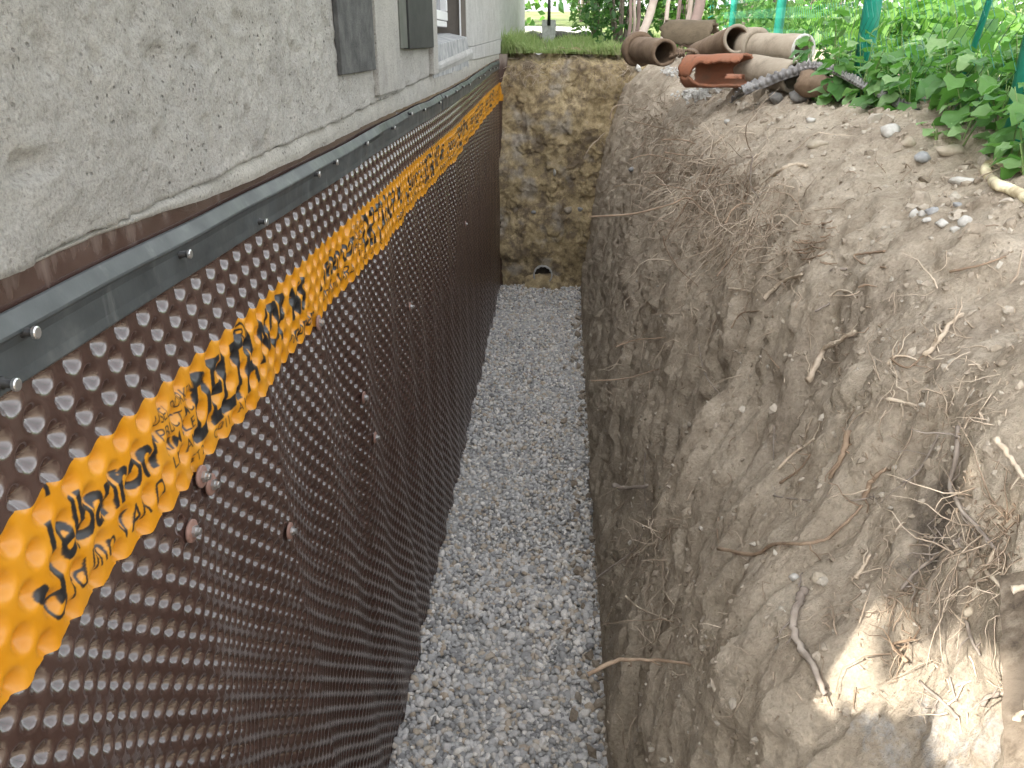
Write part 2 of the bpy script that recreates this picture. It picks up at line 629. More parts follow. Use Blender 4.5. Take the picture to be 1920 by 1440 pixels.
# the lip falls away where the bank meets the end of the trench
Vb = np.stack([PX, PYb, PZ], -1)
ny_, ns_ = S.shape
idx = np.arange(ny_ * ns_).reshape(ny_, ns_)
Q = np.stack([idx[:-1, :-1], idx[1:, :-1], idx[1:, 1:], idx[:-1, 1:]], -1).reshape(-1, 4)
bank = link('soil_bank', mesh_np('soil_bank', Vb.reshape(-1, 3), [Q], True, [M['soil']]), kind='structure',
            label='cut bank of dry brown soil with scrape marks and torn roots')
bpy.context.view_layer.update()


def surf(y, u):
    """point and normal-ish on the bank from y and index fraction along the profile"""
    i = int(np.clip(np.searchsorted(yb, y), 0, ny_ - 1))
    j = int(np.clip(u * (ns_ - 1), 0, ns_ - 1))
    return Vector(Vb[i, j]), Vector((nx_[j], 0, nz_[j]))


def bank_top(x, y):
    hit, loc, nrm, _ = bank.ray_cast(Vector((x, y, 3.0)), Vector((0, 0, -1)))
    return loc.z if hit else float(ground_z(y))


def sight(px, py):
    return c2w(Vector((px - 960, py - 720, F_PX)).normalized())


def on_bank(px, py, lift=0.0):
    d = sight(px, py)
    hit, loc, nrm, _ = bank.ray_cast(CAM, d)
    if not hit:
        loc = CAM + d * 2.0
        nrm = -d
    return loc + nrm * lift, nrm


def on_wall(px, py, x=0.0):
    d = sight(px, py)
    return CAM + d * ((x - CAM.x) / d.x)


def at_y(px, py, y):
    d = sight(px, py)
    return CAM + d * ((y - CAM.y) / d.y)


# ---- far end of the trench
gx, gz = np.meshgrid(np.linspace(-0.06, 1.45, 190), np.concatenate([np.linspace(-0.15, 2.0, 240), np.linspace(2.01, 2.16, 24)]))
dd = 0.05 * fbm(gx * 2, gz * 2, 0 * gx, 4, seed=101) + 0.020 * fbm(gx * 7, gz * 7, 0 * gx + 3, 5, 0.6, seed=111)
ff = fbm(gx * 6, gz * 5, 0 * gx + 8, 4, seed=121)
dd += 0.015 * (sstep(0.05, 0.12, ff) + sstep(-0.32, -0.26, ff))
lip = sstep(1.95, 2.13, gz)
PYe = Y_END - dd + lip ** 2 * 0.16
PZe = gz - 0.03 * sstep(2.0, 2.16, gz) + 0.045 * lip * fbm(gx * 9, gz * 2, 0 * gx, 4, seed=131)
ex = np.stack([gx, PYe, PZe], -1)
idx = np.arange(gx.size).reshape(gx.shape)
Q = np.stack([idx[:-1, :-1], idx[:-1, 1:], idx[1:, 1:], idx[1:, :-1]], -1).reshape(-1, 4)
end_wall = link('trench_end', mesh_np('trench_end', ex.reshape(-1, 3), [Q], True, [M['soil_end']]), kind='structure',
                label='mottled yellow brown earth face closing the trench')

# ---- trench floor under the gravel, near closing face, surrounding ground
MBx = MB()
MBx.box((-0.1, -1.2, -0.3), (1.0, 7.8, -0.0065))
M['grit'] = simple('gravel_grit', (.30, .29, .275), (.62, .61, .59), 160, 0.9, 0.8, 0.01, fine=200)
MBx.build('trench_floor', M['grit'], kind='structure')
MBx = MB()
MBx.box((-0.3, -1.4, -0.3), (3.2, -1.02, 1.93))
MBx.build('trench_start', M['soil_end'], kind='structure')


def make_lawn_ground():
    g = NB('lawn_ground')
    c = g.ramp(g.noise(1.5, 6, 0.65), [(0.35, (.10, .14, .05)), (0.55, (.17, .2, .085)), (0.75, (.27, .25, .16))])
    return g.finish(c, 0.95, g.bump(g.noise(30, 5, 0.7), 0.5, 0.02), 0.1)


M['lawn'] = make_lawn_ground()


def make_pale_ground():
    g = NB('pale_gravel_ground')
    c = g.ramp(g.noise(3, 6, 0.65), [(0.35, (.38, .37, .33)), (0.6, (.52, .5, .46)), (0.75, (.30, .33, .2))])
    return g.finish(c, 0.95, g.bump(g.noise(60, 5, 0.7), 0.5, 0.01), 0.1)


M['pale'] = make_pale_ground()

# lawn behind the trench and ground all round (one sheet with a hole for the trench and the house)
gv, gq = [], []


def patch(x0, x1, y0, y1, nx, ny, zf):
    xs, ys = np.linspace(x0, x1, nx), np.linspace(y0, y1, ny)
    X_, Y_ = np.meshgrid(xs, ys)
    Z_ = zf(X_, Y_)
    n0 = sum(len(v) for v in gv)
    gv.append(np.stack([X_, Y_, Z_], -1).reshape(-1, 3))
    ii = np.arange(X_.size).reshape(X_.shape) + n0
    gq.append(np.stack([ii[:-1, :-1], ii[:-1, 1:], ii[1:, 1:], ii[1:, :-1]], -1).reshape(-1, 4))


def gz_all(x, y):
    z = 1.955 + 0.0215 * np.clip(y, -3, 13) - 0.012
    z = z + 0.03 * fbm(x * 0.8, y * 0.8, 0 * x, 3, seed=141) * sstep(1.0, 3, np.abs(x) + np.maximum(y - 6, 0))
    z = z + 0.045 * np.clip(np.hypot(x, y) - 13, 0, 25)
    return z


patch(-0.02, 3.0, 7.5, 14, 60, 110, lambda x, y: gz_all(x, y) + 0.012 * fbm(x * 6, y * 6, 0 * x, 3, seed=3))
_g0 = gv[-1]
_g0[:, 1] += 0.11 * fbm(_g0[:, 0] * 4.5, 0 * _g0[:, 0], 0 * _g0[:, 0] + 2.2, 4, seed=17) * sstep(7.85, 7.5, _g0[:, 1])
patch(2.9, 90, -90, 90, 100, 160, lambda x, y: gz_all(x, y) - 0.004)
patch(-90, 3.0, 13.9, 90, 90, 90, lambda x, y: gz_all(x, y) - 0.008)
patch(-90, 3.0, -90, -1.0, 90, 90, lambda x, y: gz_all(x, y) - 0.006)
ground = link('ground', mesh_np('ground', np.concatenate(gv), [np.concatenate(gq)], True, [M['lawn']]), kind='structure')

# ------------------------------------------------------------------ gravel bed
def stones(name, pos, size, mat, base=ICO1, flat=(0.55, 1.0), jitter=0.22, smooth=True, seed=1):
    r = np.random.default_rng(seed)
    BV, BF = base
    n = len(pos)
    nb_ = len(BV)
    V = np.broadcast_to(BV, (n, nb_, 3)).copy()
    # lumpy radius
    k = r.normal(size=(n, 3, 3))
    ph = r.uniform(0, 6.28, (n, 3))
    for a in range(3):
        V *= (1 + jitter * 0.6 * np.sin(2.2 * np.einsum('nvk,nk->nv', np.broadcast_to(BV, (n, nb_, 3)), k[:, a]) + ph[:, a][:, None]))[..., None]
    sc = np.stack([r.uniform(0.85, 1.3, n), r.uniform(0.75, 1.05, n), r.uniform(flat[0], flat[1], n)], -1)
    V *= sc[:, None, :]
    q = r.normal(size=(n, 4))
    q[:, 1:3] *= 0.45
    q /= np.linalg.norm(q, axis=1)[:, None]
    w_, x_, y_, z_ = q.T
    R = np.stack([np.stack([1 - 2 * (y_ ** 2 + z_ ** 2), 2 * (x_ * y_ - z_ * w_), 2 * (x_ * z_ + y_ * w_)], -1),
                  np.stack([2 * (x_ * y_ + z_ * w_), 1 - 2 * (x_ ** 2 + z_ ** 2), 2 * (y_ * z_ - x_ * w_)], -1),
                  np.stack([2 * (x_ * z_ - y_ * w_), 2 * (y_ * z_ + x_ * w_), 1 - 2 * (x_ ** 2 + y_ ** 2)], -1)], 1)
    V = np.einsum('nij,nvj->nvi', R, V) * np.asarray(size)[:, None, None] + np.asarray(pos)[:, None, :]
    Fc = (BF[None] + (np.arange(n) * nb_)[:, None, None]).reshape(-1, BF.shape[1])
    return V.reshape(-1, 3), Fc


def gravel_bed():
    r = np.random.default_rng(5)
    allV, allF, off = [], [], 0
    for (y0, y1, sp, base) in ((1.5, 3.1, 0.0158, ICO2), (3.1, 7.45, 0.0172, ICO1)):
        xs = np.arange(-0.03, 0.86, sp)
        ys = np.arange(y0, y1, sp)
        X_, Y_ = [a.ravel() for a in np.meshgrid(xs, ys)]
        X_ = X_ + r.uniform(-.5, .5, X_.size) * sp * 1.1
        Y_ = Y_ + r.uniform(-.5, .5, Y_.size) * sp * 1.1
        keep = (X_ > -0.004) & (X_ < 0.745 + 0.012 * (Y_ - 2) + 0.03 * np.sin(Y_ * 3.1) + 0.02 * np.sin(Y_ * 9))
        X_, Y_ = X_[keep], Y_[keep]
        Z_ = 0.012 * fbm(X_ * 3, Y_ * 3, 0 * X_, 3, seed=9) + r.uniform(-0.008, 0.006, X_.size)
        Z_ = Z_ + 0.03 * sstep(6.8, 7.4, Y_)
        size = np.clip(r.lognormal(math.log(0.0112), 0.27, X_.size), 0.006, 0.021)
        V, Fc = stones('g', np.stack([X_, Y_, Z_], -1), size, None, base, (0.5, 0.95), 0.20, seed=int(y0 * 10))
        allV.append(V)
        allF.append(Fc + off)
        off += len(V)
    me = mesh_np('gravel', np.concatenate(allV), [np.concatenate(allF)], True, [M['pebble']])
    link('gravel_bed', me, kind='stuff', label='rounded grey drainage gravel covering the trench floor')


gravel_bed()

# ------------------------------------------------------------------ dimpled membrane
PITCH = 0.0520
rows_up = [1.892 - 0.030 * k for k in range(9)]                 # 1.892 ... 1.652
rows_lo = [1.652 - 0.0232 * k for k in range(1, 72)]
ROWS = np.array(sorted(rows_up + rows_lo))


def relief(y, wv):
    """outward (+x) position of the sheet at nominal height wv"""
    k = np.clip(np.searchsorted(ROWS, wv), 1, len(ROWS) - 1)
    d = np.zeros_like(y)
    jit = 0.0
    for kk in (k - 1, k):
        rz = ROWS[kk]
        half = np.where(rz > 1.64, 0.0150, 0.0116)
        ph = (kk % 2) * 0.5
        pit_ = np.where(rz > 1.64, PITCH, 0.0478)
        u = y / pit_ + ph
        du = (u - np.round(u)) * pit_
        ell = np.sqrt((du / np.where(rz > 1.64, 0.0162, 0.0142)) ** 2 + ((wv - rz) / (half * 1.08)) ** 2)
        prof_ = 0.92 * np.clip(1.02 - np.sqrt(ell ** 2 + 0.02), 0, 1) + 0.08 * np.clip(1.0 - ell ** 2, 0, 1)
        d = np.maximum(d, prof_)
    depth = np.where(wv > 1.9, 0.0, 0.0155 + 0.002 * sstep(1.62, 1.0, wv))
    return -depth * d


def sheet_wave(y, wv):
    a = 0.0080 * np.sin(2 * np.pi * (y + 0.10 * (wv - 1)) / 0.31 + 1.5 * np.sin(y * 2.1)) * sstep(1.9, 1.4, wv)
    a = a + 0.010 * fbm(y * 1.7, wv * 1.1, 0 * y, 3, seed=151) * sstep(1.93, 1.6, wv)
    a = a + 0.006 * sstep(1.86, 1.92, y) * sstep(1.9, 1.8, wv)      # lap of the next roll
    a = a + 0.004 * np.exp(-((y - 1.24 - 0.14 * (1.6 - wv)) / 0.018) ** 2) * sstep(1.65, 1.6, wv)
    a = a + 0.006 * np.exp(-((y - 1.62 - 0.30 * (1.6 - wv)) / 0.022) ** 2) * sstep(1.65, 1.55, wv)
    return a


BAND_LO, BAND_HI = 1.6405, 1.7905


def sheet_points(y, wv):
    sc = 0.0045 * np.sin(2 * np.pi * y / PITCH) * (np.exp(-((wv - BAND_LO) / 0.007) ** 2) - np.exp(-((wv - BAND_HI) / 0.007) ** 2))
    x = relief(y, wv) + sheet_wave(y, wv)
    z = wv + sc + drift(y) + 0.008 * sstep(1.85, 1.93, y) * sstep(1.2, 1.7, wv)
    return np.stack([x, y, z], -1)


def membrane():
    ys = np.concatenate([np.arange(0.45, 2.0, 0.0037), np.arange(2.0, 4.0, 0.0058), np.arange(4.0, 7.40, 0.0086)])
    zl = np.concatenate([np.arange(-0.06, 0.9, 0.0050), np.arange(0.9, BAND_LO - 0.002, 0.0040), np.linspace(BAND_LO, BAND_HI, 41),
                         np.arange(BAND_HI + 0.0037, 1.905, 0.0037), np.linspace(1.91, 2.010, 10)])
    Yg, Wg = np.meshgrid(ys, zl)
    V = sheet_points(Yg, Wg)
    idx = np.arange(Yg.size).reshape(Yg.shape)
    Q = np.stack([idx[:-1, :-1], idx[:-1, 1:], idx[1:, 1:], idx[1:, :-1]], -1)
    wc = 0.5 * (zl[:-1] + zl[1:])
    inb = (wc > BAND_LO) & (wc < BAND_HI)
    root = thing('dimpled_membrane', 'glossy dark brown dimpled sheet covering the house foundation, with an orange printed band', 'waterproofing sheet')
    # sheet
    Qs = Q[~inb].reshape(-1, 4)
    link('sheet', mesh_np('sheet', V.reshape(-1, 3), [Qs], True, [M['membrane']]), root)
    # band: its own vertices
    r0 = np.where(inb)[0][0]
    r1 = np.where(inb)[0][-1] + 1
    Vb_ = V[r0:r1 + 1].reshape(-1, 3)
    uv = np.stack([(Yg[r0:r1 + 1] - 0.45) / 7.0, (Wg[r0:r1 + 1] - BAND_LO) / (BAND_HI - BAND_LO)], -1).reshape(-1, 2)
    ii = np.arange(Vb_.shape[0]).reshape(r1 + 1 - r0, len(ys))
    Qb = np.stack([ii[:-1, :-1], ii[:-1, 1:], ii[1:, 1:], ii[1:, :-1]], -1).reshape(-1, 4)
    link('printed_band', mesh_np('printed_band', Vb_, [Qb], True, [M['band']], uv=uv), root, label='orange band with black lettering along the sheet')
    # the end of the roll, turned out from the wall, and its dimpled edge
    mb = MB()
    P = []
    for k in range(9):
        t = k / 8
        x = 0.0 + 0.075 * math.sin(t * 1.45)
        y = 7.395 + 0.05 * t
        P.append((x, y))
    V_, F_ = [], []
    zs = np.concatenate([np.linspace(-0.05, 1.86, 90), np.linspace(1.88, 2.09, 6)])
    for zi, z in enumerate(zs):
        flare = 0.35 + 0.65 * float(sstep(1.6, 2.05, np.array(z)))
        for k, (x, y) in enumerate(P):
            bmp = 0.006 * (1 if (zi % 2) else -1) * (1 if k % 2 else -1) if 0 < k < 8 and z < 1.87 else 0.0
            V_.append((x * flare + bmp * 0.5, y + bmp * 0.3, z))
    nP = len(P)
    for i in range(len(zs) - 1):
        for k in range(nP - 1):
            F_.append((i * nP + k, i * nP + k + 1, (i + 1) * nP + k + 1, (i + 1) * nP + k))
    me = mesh_np('rolled_edge', np.array(V_), [np.array(F_)], True, [M['membrane'], M['band']],
                 matidx=[1 if (BAND_LO + .06 < zs[i] < BAND_HI + .06) else 0 for i in range(len(zs) - 1) for k in range(nP - 1)],
                 uv=np.zeros((len(V_), 2)) + 0.002)
    link('rolled_edge', me, root)
    # screws with washers, driven through the sheet
    for (px, py) in ((368, 893), (388, 908), (340, 995), (530, 995), (597, 605), (678, 745), (695, 820), (760, 575), (870, 420)):
        p = on_wall(px, py, 0.002)
        x0 = 0.003 + float(sheet_wave(np.array(p.y), np.array(p.z)))
        mb = MB()
        mb.tube([(x0, p.y, p.z), (x0 + 0.003, p.y, p.z), (x0 + 0.0045, p.y, p.z)], [0.0165, 0.0165, 0.0135], 18)
        wsh = mb.build('washer', M['washer'], root, True)
        mb = MB()
        mb.tube([(x0 + 0.0047, p.y, p.z), (x0 + 0.009, p.y, p.z)], 0.0085, 6)
        mb.tube([(x0 + 0.0092, p.y, p.z), (x0 + 0.0135, p.y, p.z), (x0 + 0.0145, p.y, p.z)], [0.0052, 0.0052, 0.0035], 10)
        mb.build('screw', M['steel'], wsh, False)
    return root


# ---- the print on the band, drawn into a generated image from Blender's own font
def text_tris(body, shear=0.0, offset=0.0):
    cu = bpy.data.curves.new('print_text', 'FONT')
    cu.body = body
    cu.size = 1.0
    cu.shear = shear
    cu.offset = offset
    cu.resolution_u = 4
    ob = bpy.data.objects.new('print_text', cu)
    COL.objects.link(ob)
    bpy.context.view_layer.update()
    dg = bpy.context.evaluated_depsgraph_get()
    me = bpy.data.meshes.new_from_object(ob.evaluated_get(dg))
    me.calc_loop_triangles()
    V = np.array([v.co[:] for v in me.vertices])
    T = np.array([t.vertices[:] for t in me.loop_triangles])
    bpy.data.objects.remove(ob)
    bpy.data.curves.remove(cu)
    bpy.data.meshes.remove(me)
    return V[:, :2], T


PXM = 900.0                                                     # print pixels per metre
IW, IH = int(7.0 * PXM), int((BAND_HI - BAND_LO) * PXM * 1.6)
INK = np.zeros((IH, IW), np.float32)
_cache = {}


def put(body, y, w0, height, width=None, bold=0.0, shear=0.0, spin=0.0, vary=0.0):
    key = (body, bold, shear)
    if key not in _cache:
        _cache[key] = text_tris(body, shear, bold)
    V, T = _cache[key]
    mn, mx = V.min(0), V.max(0)
    q = V - [mn[0], 0]
    q = q * (height / 0.70)
    if width:
        q[:, 0] *= width / max(q[:, 0].max(), 1e-6)
    if spin:
        c, s = math.cos(spin), math.sin(spin)
        q = np.stack([q[:, 0] * c - q[:, 1] * s, q[:, 0] * s + q[:, 1] * c], -1)
    P = np.stack([(q[:, 0] + y - 0.45) * PXM, (q[:, 1] + w0 - BAND_LO) / (BAND_HI - BAND_LO) * IH], -1)
    for a, b, c in P[T]:
        x0, x1 = int(max(min(a[0], b[0], c[0]), 0)), int(min(max(a[0], b[0], c[0]) + 2, IW))
        y0, y1 = int(max(min(a[1], b[1], c[1]), 0)), int(min(max(a[1], b[1], c[1]) + 2, IH))
        if x1 <= x0 or y1 <= y0:
            continue
        gx_, gy_ = np.meshgrid(np.arange(x0, x1) + .5, np.arange(y0, y1) + .5)
        d = (b[1] - c[1]) * (a[0] - c[0]) + (c[0] - b[0]) * (a[1] - c[1])
        if abs(d) < 1e-9:
            continue
        l1 = ((b[1] - c[1]) * (gx_ - c[0]) + (c[0] - b[0]) * (gy_ - c[1])) / d
        l2 = ((c[1] - a[1]) * (gx_ - c[0]) + (a[0] - c[0]) * (gy_ - c[1])) / d
        e = -0.02
        INK[y0:y1, x0:x1][(l1 >= e) & (l2 >= e) & (l1 + l2 <= 1 - e)] = 1


def print_band():
    y = 0.56
    first = True
    while y < 7.3:
        o = y - 0.56
        # brush-written line, smaller line under it
        put('\u2022', o + 0.605, 1.678, 0.045, bold=0.03)
        put('J', o + 0.635, 1.694, 0.062, 0.022, 0.03, 0.15)
        put('elbanroor', o + 0.662, 1.704, 0.056, 0.225, 0.022, 0.15)
        put('O rd llnn VAR D', o + 0.62, 1.660, 0.028, 0.25, 0.004, 0.3)
        put("'", o + 0.66, 1.75, 0.05, bold=0.02)
        # small block
        for k, t in enumerate(('USEL D\u00d6RKEN', 'PRUCT MC', 'AIM CLE', 'LIT AL')):
            put(t, o + 0.885 + 0.006 * k, 1.748 - 0.023 * k, 0.0165, 0.115 - 0.012 * k, 0.006)
        put('1', o + 0.86, 1.655, 0.014)
        put('GT 20', o + 0.96, 1.652, 0.014, bold=0.004)
        put('C 2011', o + 1.04, 1.652, 0.014, bold=0.004)
        # bold logo word
        put('DELTA', o + 0.99, 1.674, 0.092, 0.235, 0.026, 0.22)
        put('\u00ae', o + 1.165, 1.750, 0.034, bold=0.004)
        put('NOP', o + 1.255, 1.690, 0.080, 0.16, 0.026, 0.1)
        put('A K', o + 1.13, 1.654, 0.015, bold=0.006)
        put('MS', o + 1.45, 1.70, 0.060, 0.10, 0.03, 0.1)
        put('noppen', o + 1.43, 1.655, 0.030, 0.16, 0.01, 0.2)
        y += 1.06
        first = False
    img = bpy.data.images.new('band_print', IW, IH, alpha=False)
    A = np.ones((IH, IW, 4), np.float32)
    ink = INK.copy()
    ink[1:-1, 1:-1] = (INK[1:-1, 1:-1] * 2 + INK[:-2, 1:-1] + INK[2:, 1:-1] + INK[1:-1, :-2] + INK[1:-1, 2:]) / 6
    A[..., :3] = ink[..., None]
    img.colorspace_settings.name = 'Non-Color'
    img.pixels.foreach_set(A.ravel())
    img.update()
    img.pack()
    return img


def make_band():
    img = print_band()
    g = NB('orange_printed_band')
    it = g.n('ShaderNodeTexImage', image=img, extension='EXTEND')
    uvn = g.n('ShaderNodeUVMap', uv_map='print')
    g.set(it.inputs['Vector'], uvn.outputs[0])
    c = g.ramp(g.noise(14, 4, 0.6), [(0.3, (.54, .215, .006)), (0.7, (.63, .275, .012))])
    dirt = g.ramp(g.noise(7, 6, 0.7), [(0.45, 0.0), (0.75, 0.25)])
    c = g.mix(dirt, c, (.42, .24, .08))
    c = g.mix(it.outputs['Color'], c, (.018, .018, .019))
    return g.finish(c, 0.34, g.bump(g.noise(120, 3, 0.6), 0.08, 0.002), 0.5)


M['band'] = make_band()
membrane()

# ------------------------------------------------------------------ clamping bar over the top of the sheet
def bar(y0, y1, label):
    root = thing('clamping_bar', label, 'clamping bar', (0, 0, 0), 'black bars clamping the sheet')
    ys = np.linspace(y0, y1, int((y1 - y0) / 0.02) + 2)
    prof2 = [(0.001, 1.906), (0.0085, 1.907), (0.0115, 1.9095), (0.0105, 1.921), (0.0115, 1.944), (0.0135, 1.9525), (0.0155, 1.9555), (0.0150, 1.9585), (0.0060, 1.9745), (0.0035, 1.9755), (0.001, 1.9735)]
    V_, F_ = [], []
    n = len(prof2)
    for i, y in enumerate(ys):
        dz = float(drift(np.array(y)))
        wob = 0.0009 * math.sin(y * 9) + 0.0024 * float(vnoise(np.array(y * 4.0), np.array(0.3), np.array(0.1), 3))
        for k, (x, z) in enumerate(prof2):
            V_.append((x + (0.0035 if k in (4, 5, 6, 7) else 0.0015) * float(vnoise(np.array(y * 5.0), np.array(k * .3), np.array(0.1), 8)) + 0.002, y,
                       z + dz + wob * (1 if k < 5 else 1.4)))
    for i in range(len(ys) - 1):
        for k in range(n):
            k2 = (k + 1) % n
            F_.append((i * n + k, i * n + k2, (i + 1) * n + k2, (i + 1) * n + k)[::-1])
    F_.append(tuple(range(n)))
    F_.append(tuple(range((len(ys) - 1) * n, len(ys) * n))[::-1])
    mb = MB()
    mb.add(V_, F_)
    o = mb.build('profile', M['bar'], root, False)
    md = o.modifiers.new('bevel', 'BEVEL')
    md.width, md.segments, md.limit_method, md.angle_limit = 0.0012, 2, 'ANGLE', math.radians(25)
    return root


Y_JOINT = 3.60
bars = [bar(0.30, Y_JOINT - 0.006, 'long scuffed black bar nailed over the near part of the brown sheet'),
        bar(Y_JOINT + 0.012, 7.30, 'black bar from the butt joint to the far corner of the trench')]
for (px, py) in ((57, 622), (20, 718), (348, 477), (494, 415), (594, 327), (628, 304), (686, 268), (737, 240), (770, 213), (795, 206), (824, 192), (836, 181), (855, 171),
                 (868, 163), (880, 158), (899, 146), (908, 141), (918, 132), (925, 129), (931, 127)):
    p = on_wall(px, py, 0.02)
    par = bars[0] if p.y < Y_JOINT else bars[1]
    tl = random.uniform(-.0015, .0015)
    mb = MB()
    mb.tube([(0.011, p.y, p.z), (0.0135, p.y, p.z), (0.0136, p.y, p.z), (0.0240, p.y + tl, p.z + tl)], [0.0062, 0.0062, 0.0042, 0.0042], 10)
    nl = mb.build('nail', M['nail_dark'], par, True)
    mb = MB()
    mb.tube([(0.0240, p.y + tl, p.z + tl), (0.0268, p.y + tl, p.z + tl), (0.0276, p.y + tl, p.z + tl)], [0.0062, 0.0062, 0.0048], 12)
    mb.build('nail_head', M['steel'], nl, False)

# ------------------------------------------------------------------ the house: concrete wall, panels, window
house = thing('house', 'rough grey concrete house wall above the trench, with a recessed window', 'house', (0, 0, 0))


def zb(y):
    """lower edge of the concrete"""
    return np.interp(y, [0.2, 0.66, 0.95, 1.713, 2.384, 3.418, 5.468, 7.576, 13.3], [2.006, 2.008, 2.014, 2.032, 2.047, 2.080, 2.100, 2.106, 2.13])


def conc_grid(name, ys, z1, dz, mat, rough=1.0, x0=0.012, botlip=0.004, notch=None):
    nz_ = int((z1 - 2.0) / dz) + 1
    T_ = np.linspace(0, 1, nz_)
    Yg, Tg = np.meshgrid(ys, T_)
    Zg = zb(Yg) + (z1 - zb(Yg)) * Tg
    xx = x0 + rough * (0.0030 * fbm(Yg * 14, Zg * 14, 0 * Yg, 5, 0.62, seed=161) + 0.0024 * fbm(Yg * 62, Zg * 62, 0 * Yg, 3, 0.7, seed=171))
    pits = vnoise(Yg * 26 + 3, Zg * 22, 0 * Yg, 181)
    xx -= rough * 0.010 * np.maximum(pits - 0.60, 0) / 0.4
    pits2 = vnoise(Yg * 60 + 3, Zg * 55, 0 * Yg, 187)
    xx -= rough * 0.004 * np.maximum(pits2 - 0.62, 0) / 0.4
    xx += rough * 0.0022 * np.sign(np.sin(Yg * 4.3 + 1.0)) * 0.5 * sstep(1.0, 2.0, Yg)      # board marks
    xx += botlip * sstep(0.05, 0.0, Tg) * vnoise(Yg * 12, 0 * Yg, 0 * Yg, 191)
    Zg = Zg + np.where(Tg < 1e-6, 0.0035 * fbm(Yg * 16, 0 * Yg, 0 * Yg, 3, seed=195), 0)
    V = np.stack([xx, Yg, Zg], -1).reshape(-1, 3)
    n0 = len(V)
    bot = np.stack([np.full(len(ys), -0.03), ys, zb(ys)], -1)
    V = np.concatenate([V, bot])
    ii = np.arange(Yg.size).reshape(Yg.shape)
    Q = np.stack([ii[:-1, :-1], ii[:-1, 1:], ii[1:, 1:], ii[1:, :-1]], -1).reshape(-1, 4)
    b = n0 + np.arange(len(ys))
    Qb = np.stack([b[:-1], b[1:], ii[0, 1:], ii[0, :-1]], -1)
    return mesh_np(name, V, [Q, Qb], True, [mat])


link('concrete_wall', conc_grid('concrete_wall', np.concatenate([np.arange(0.23, 2.0, 0.0055), np.arange(2.0, 3.385, 0.010)]), 3.0, 0.0055, M['concrete']), house)
# mortar bed between sheet and concrete
ys = np.arange(0.30, 7.30, 0.012)
t_ = np.linspace(0, 1, 9)
Yg, Tg = np.meshgrid(ys, t_)
z0g = 1.990 + drift(Yg) + 0.0015 + 0.012 * sstep(1.25, 0.85, Yg)
z1g = np.maximum(zb(Yg) - 0.001, z0g + 0.0006)
Zg = z0g + (z1g - z0g) * Tg
xg = 0.004 + 0.010 * sstep(0.8, 1.1, Yg) * 0.6 + 0.004 * fbm(Yg * 20, Zg * 20, 0 * Yg, 4, seed=201) + 0.004 * np.sin(Tg * math.pi) - 0.004 * Tg
Vm = np.stack([xg, Yg, Zg], -1).reshape(-1, 3)
ii = np.arange(Yg.size).reshape(Yg.shape)
Q = np.stack([ii[:-1, :-1], ii[:-1, 1:], ii[1:, 1:], ii[1:, :-1]], -1).reshape(-1, 4)
link('mortar_strip', mesh_np('mortar_strip', Vm, [Q], True, [M['mortar']]), house, label='dusty mortar strip under the concrete edge')
# dark panels
p1a, p1b = 1.885, 2.245
mb = MB()
mb.box((0.013, p1a, 2.128), (0.0245, p1b, 3.0))
mb.build('wall_panel', M['bitumen'], house, bevel=0.002, label='flat rough dark grey panel')
# raised concrete surround of the second panel and the box itself
mb = MB()
mb.box((0.010, 2.27, 2.062), (0.026, 2.598, 3.0))
mb.build('board_strip', M['concrete'], house, bevel=0.002)
mb = MB()
mb.box((0.016, 2.72, 2.174), (0.0360, 3.255, 3.0))
bxp = mb.build('wall_panel', M['panel_dark'], house, bevel=0.002, label='black panel beside the window')
mb = MB()
mb.box((0.016, 2.60, 2.176), (0.030, 2.719, 3.0))
mb.build('panel_edge', M['panel_side'], bxp, bevel=0.002)
mb = MB()
mb.box((0.012, 3.262, 2.078), (0.034, 3.378, 3.0))
mb.build('board_strip', M['concrete'], house, bevel=0.003)
# window niche y 3.38 .. 4.76
mb = MB()
V_ = [(0.012, 3.385, 2.113), (0.012, 4.76, 2.155), (0.006, 4.76, 2.215), (0.006, 3.385, 2.178), (-0.09, 4.76, 2.235), (-0.09, 3.385, 2.205), (-0.3, 4.76, 2.235), (-0.3, 3.385, 2.205),
      (-0.3, 3.385, 2.06), (-0.3, 4.76, 2.06), (0.012, 3.385, 2.06), (0.012, 4.76, 2.06)]
mb.add(V_, [(0, 1, 2, 3), (3, 2, 4, 5), (5, 4, 6, 7), (10, 11, 1, 0), (0, 3, 5, 7, 8, 10), (1, 11, 9, 6, 4, 2)])
mb.build('window_sill', M['cement_sill'], house, bevel=0.003, label='grey cement sill with drips')
mb = MB()
V_ = [(0.020, 3.385, 2.088), (0.020, 4.95, 2.128), (0.020, 4.95, 2.138), (0.020, 3.385, 2.100), (0.0125, 4.95, 2.160), (0.0125, 3.385, 2.112), (0.0125, 3.385, 2.07), (0.0125, 4.95, 2.10)]
mb.add(V_, [(0, 1, 2, 3), (3, 2, 4, 5), (6, 7, 1, 0), (0, 3, 5, 6), (1, 7, 4, 2)])
mb.build('sill_ledge', M['concrete_pale'], house, bevel=0.002)
mb = MB()
mb.box((-0.30, 4.765, 2.0), (-0.002, 4.80, 3.0))
mb.build('window_jamb', M['jamb'], house)
mb = MB()
mb.box((-0.30, 3.34, 2.0), (-0.002, 3.383, 3.0))
mb.build('window_jamb', M['jamb'], house)
mb = MB()
mb.box((-0.032, 4.74, 2.222), (-0.026, 4.764, 3.0))
mb.build('screen_rail', M['white_frame'], house)
win = MB()
win.box((-0.13, 3.40, 2.262), (-0.085, 4.62, 2.29))
win.box((-0.135, 3.40, 2.292), (-0.08, 4.62, 2.335))
win.box((-0.135, 4.575, 2.337), (-0.08, 4.62, 3.0))
win.box((-0.135, 3.40, 2.337), (-0.08, 3.445, 3.0))
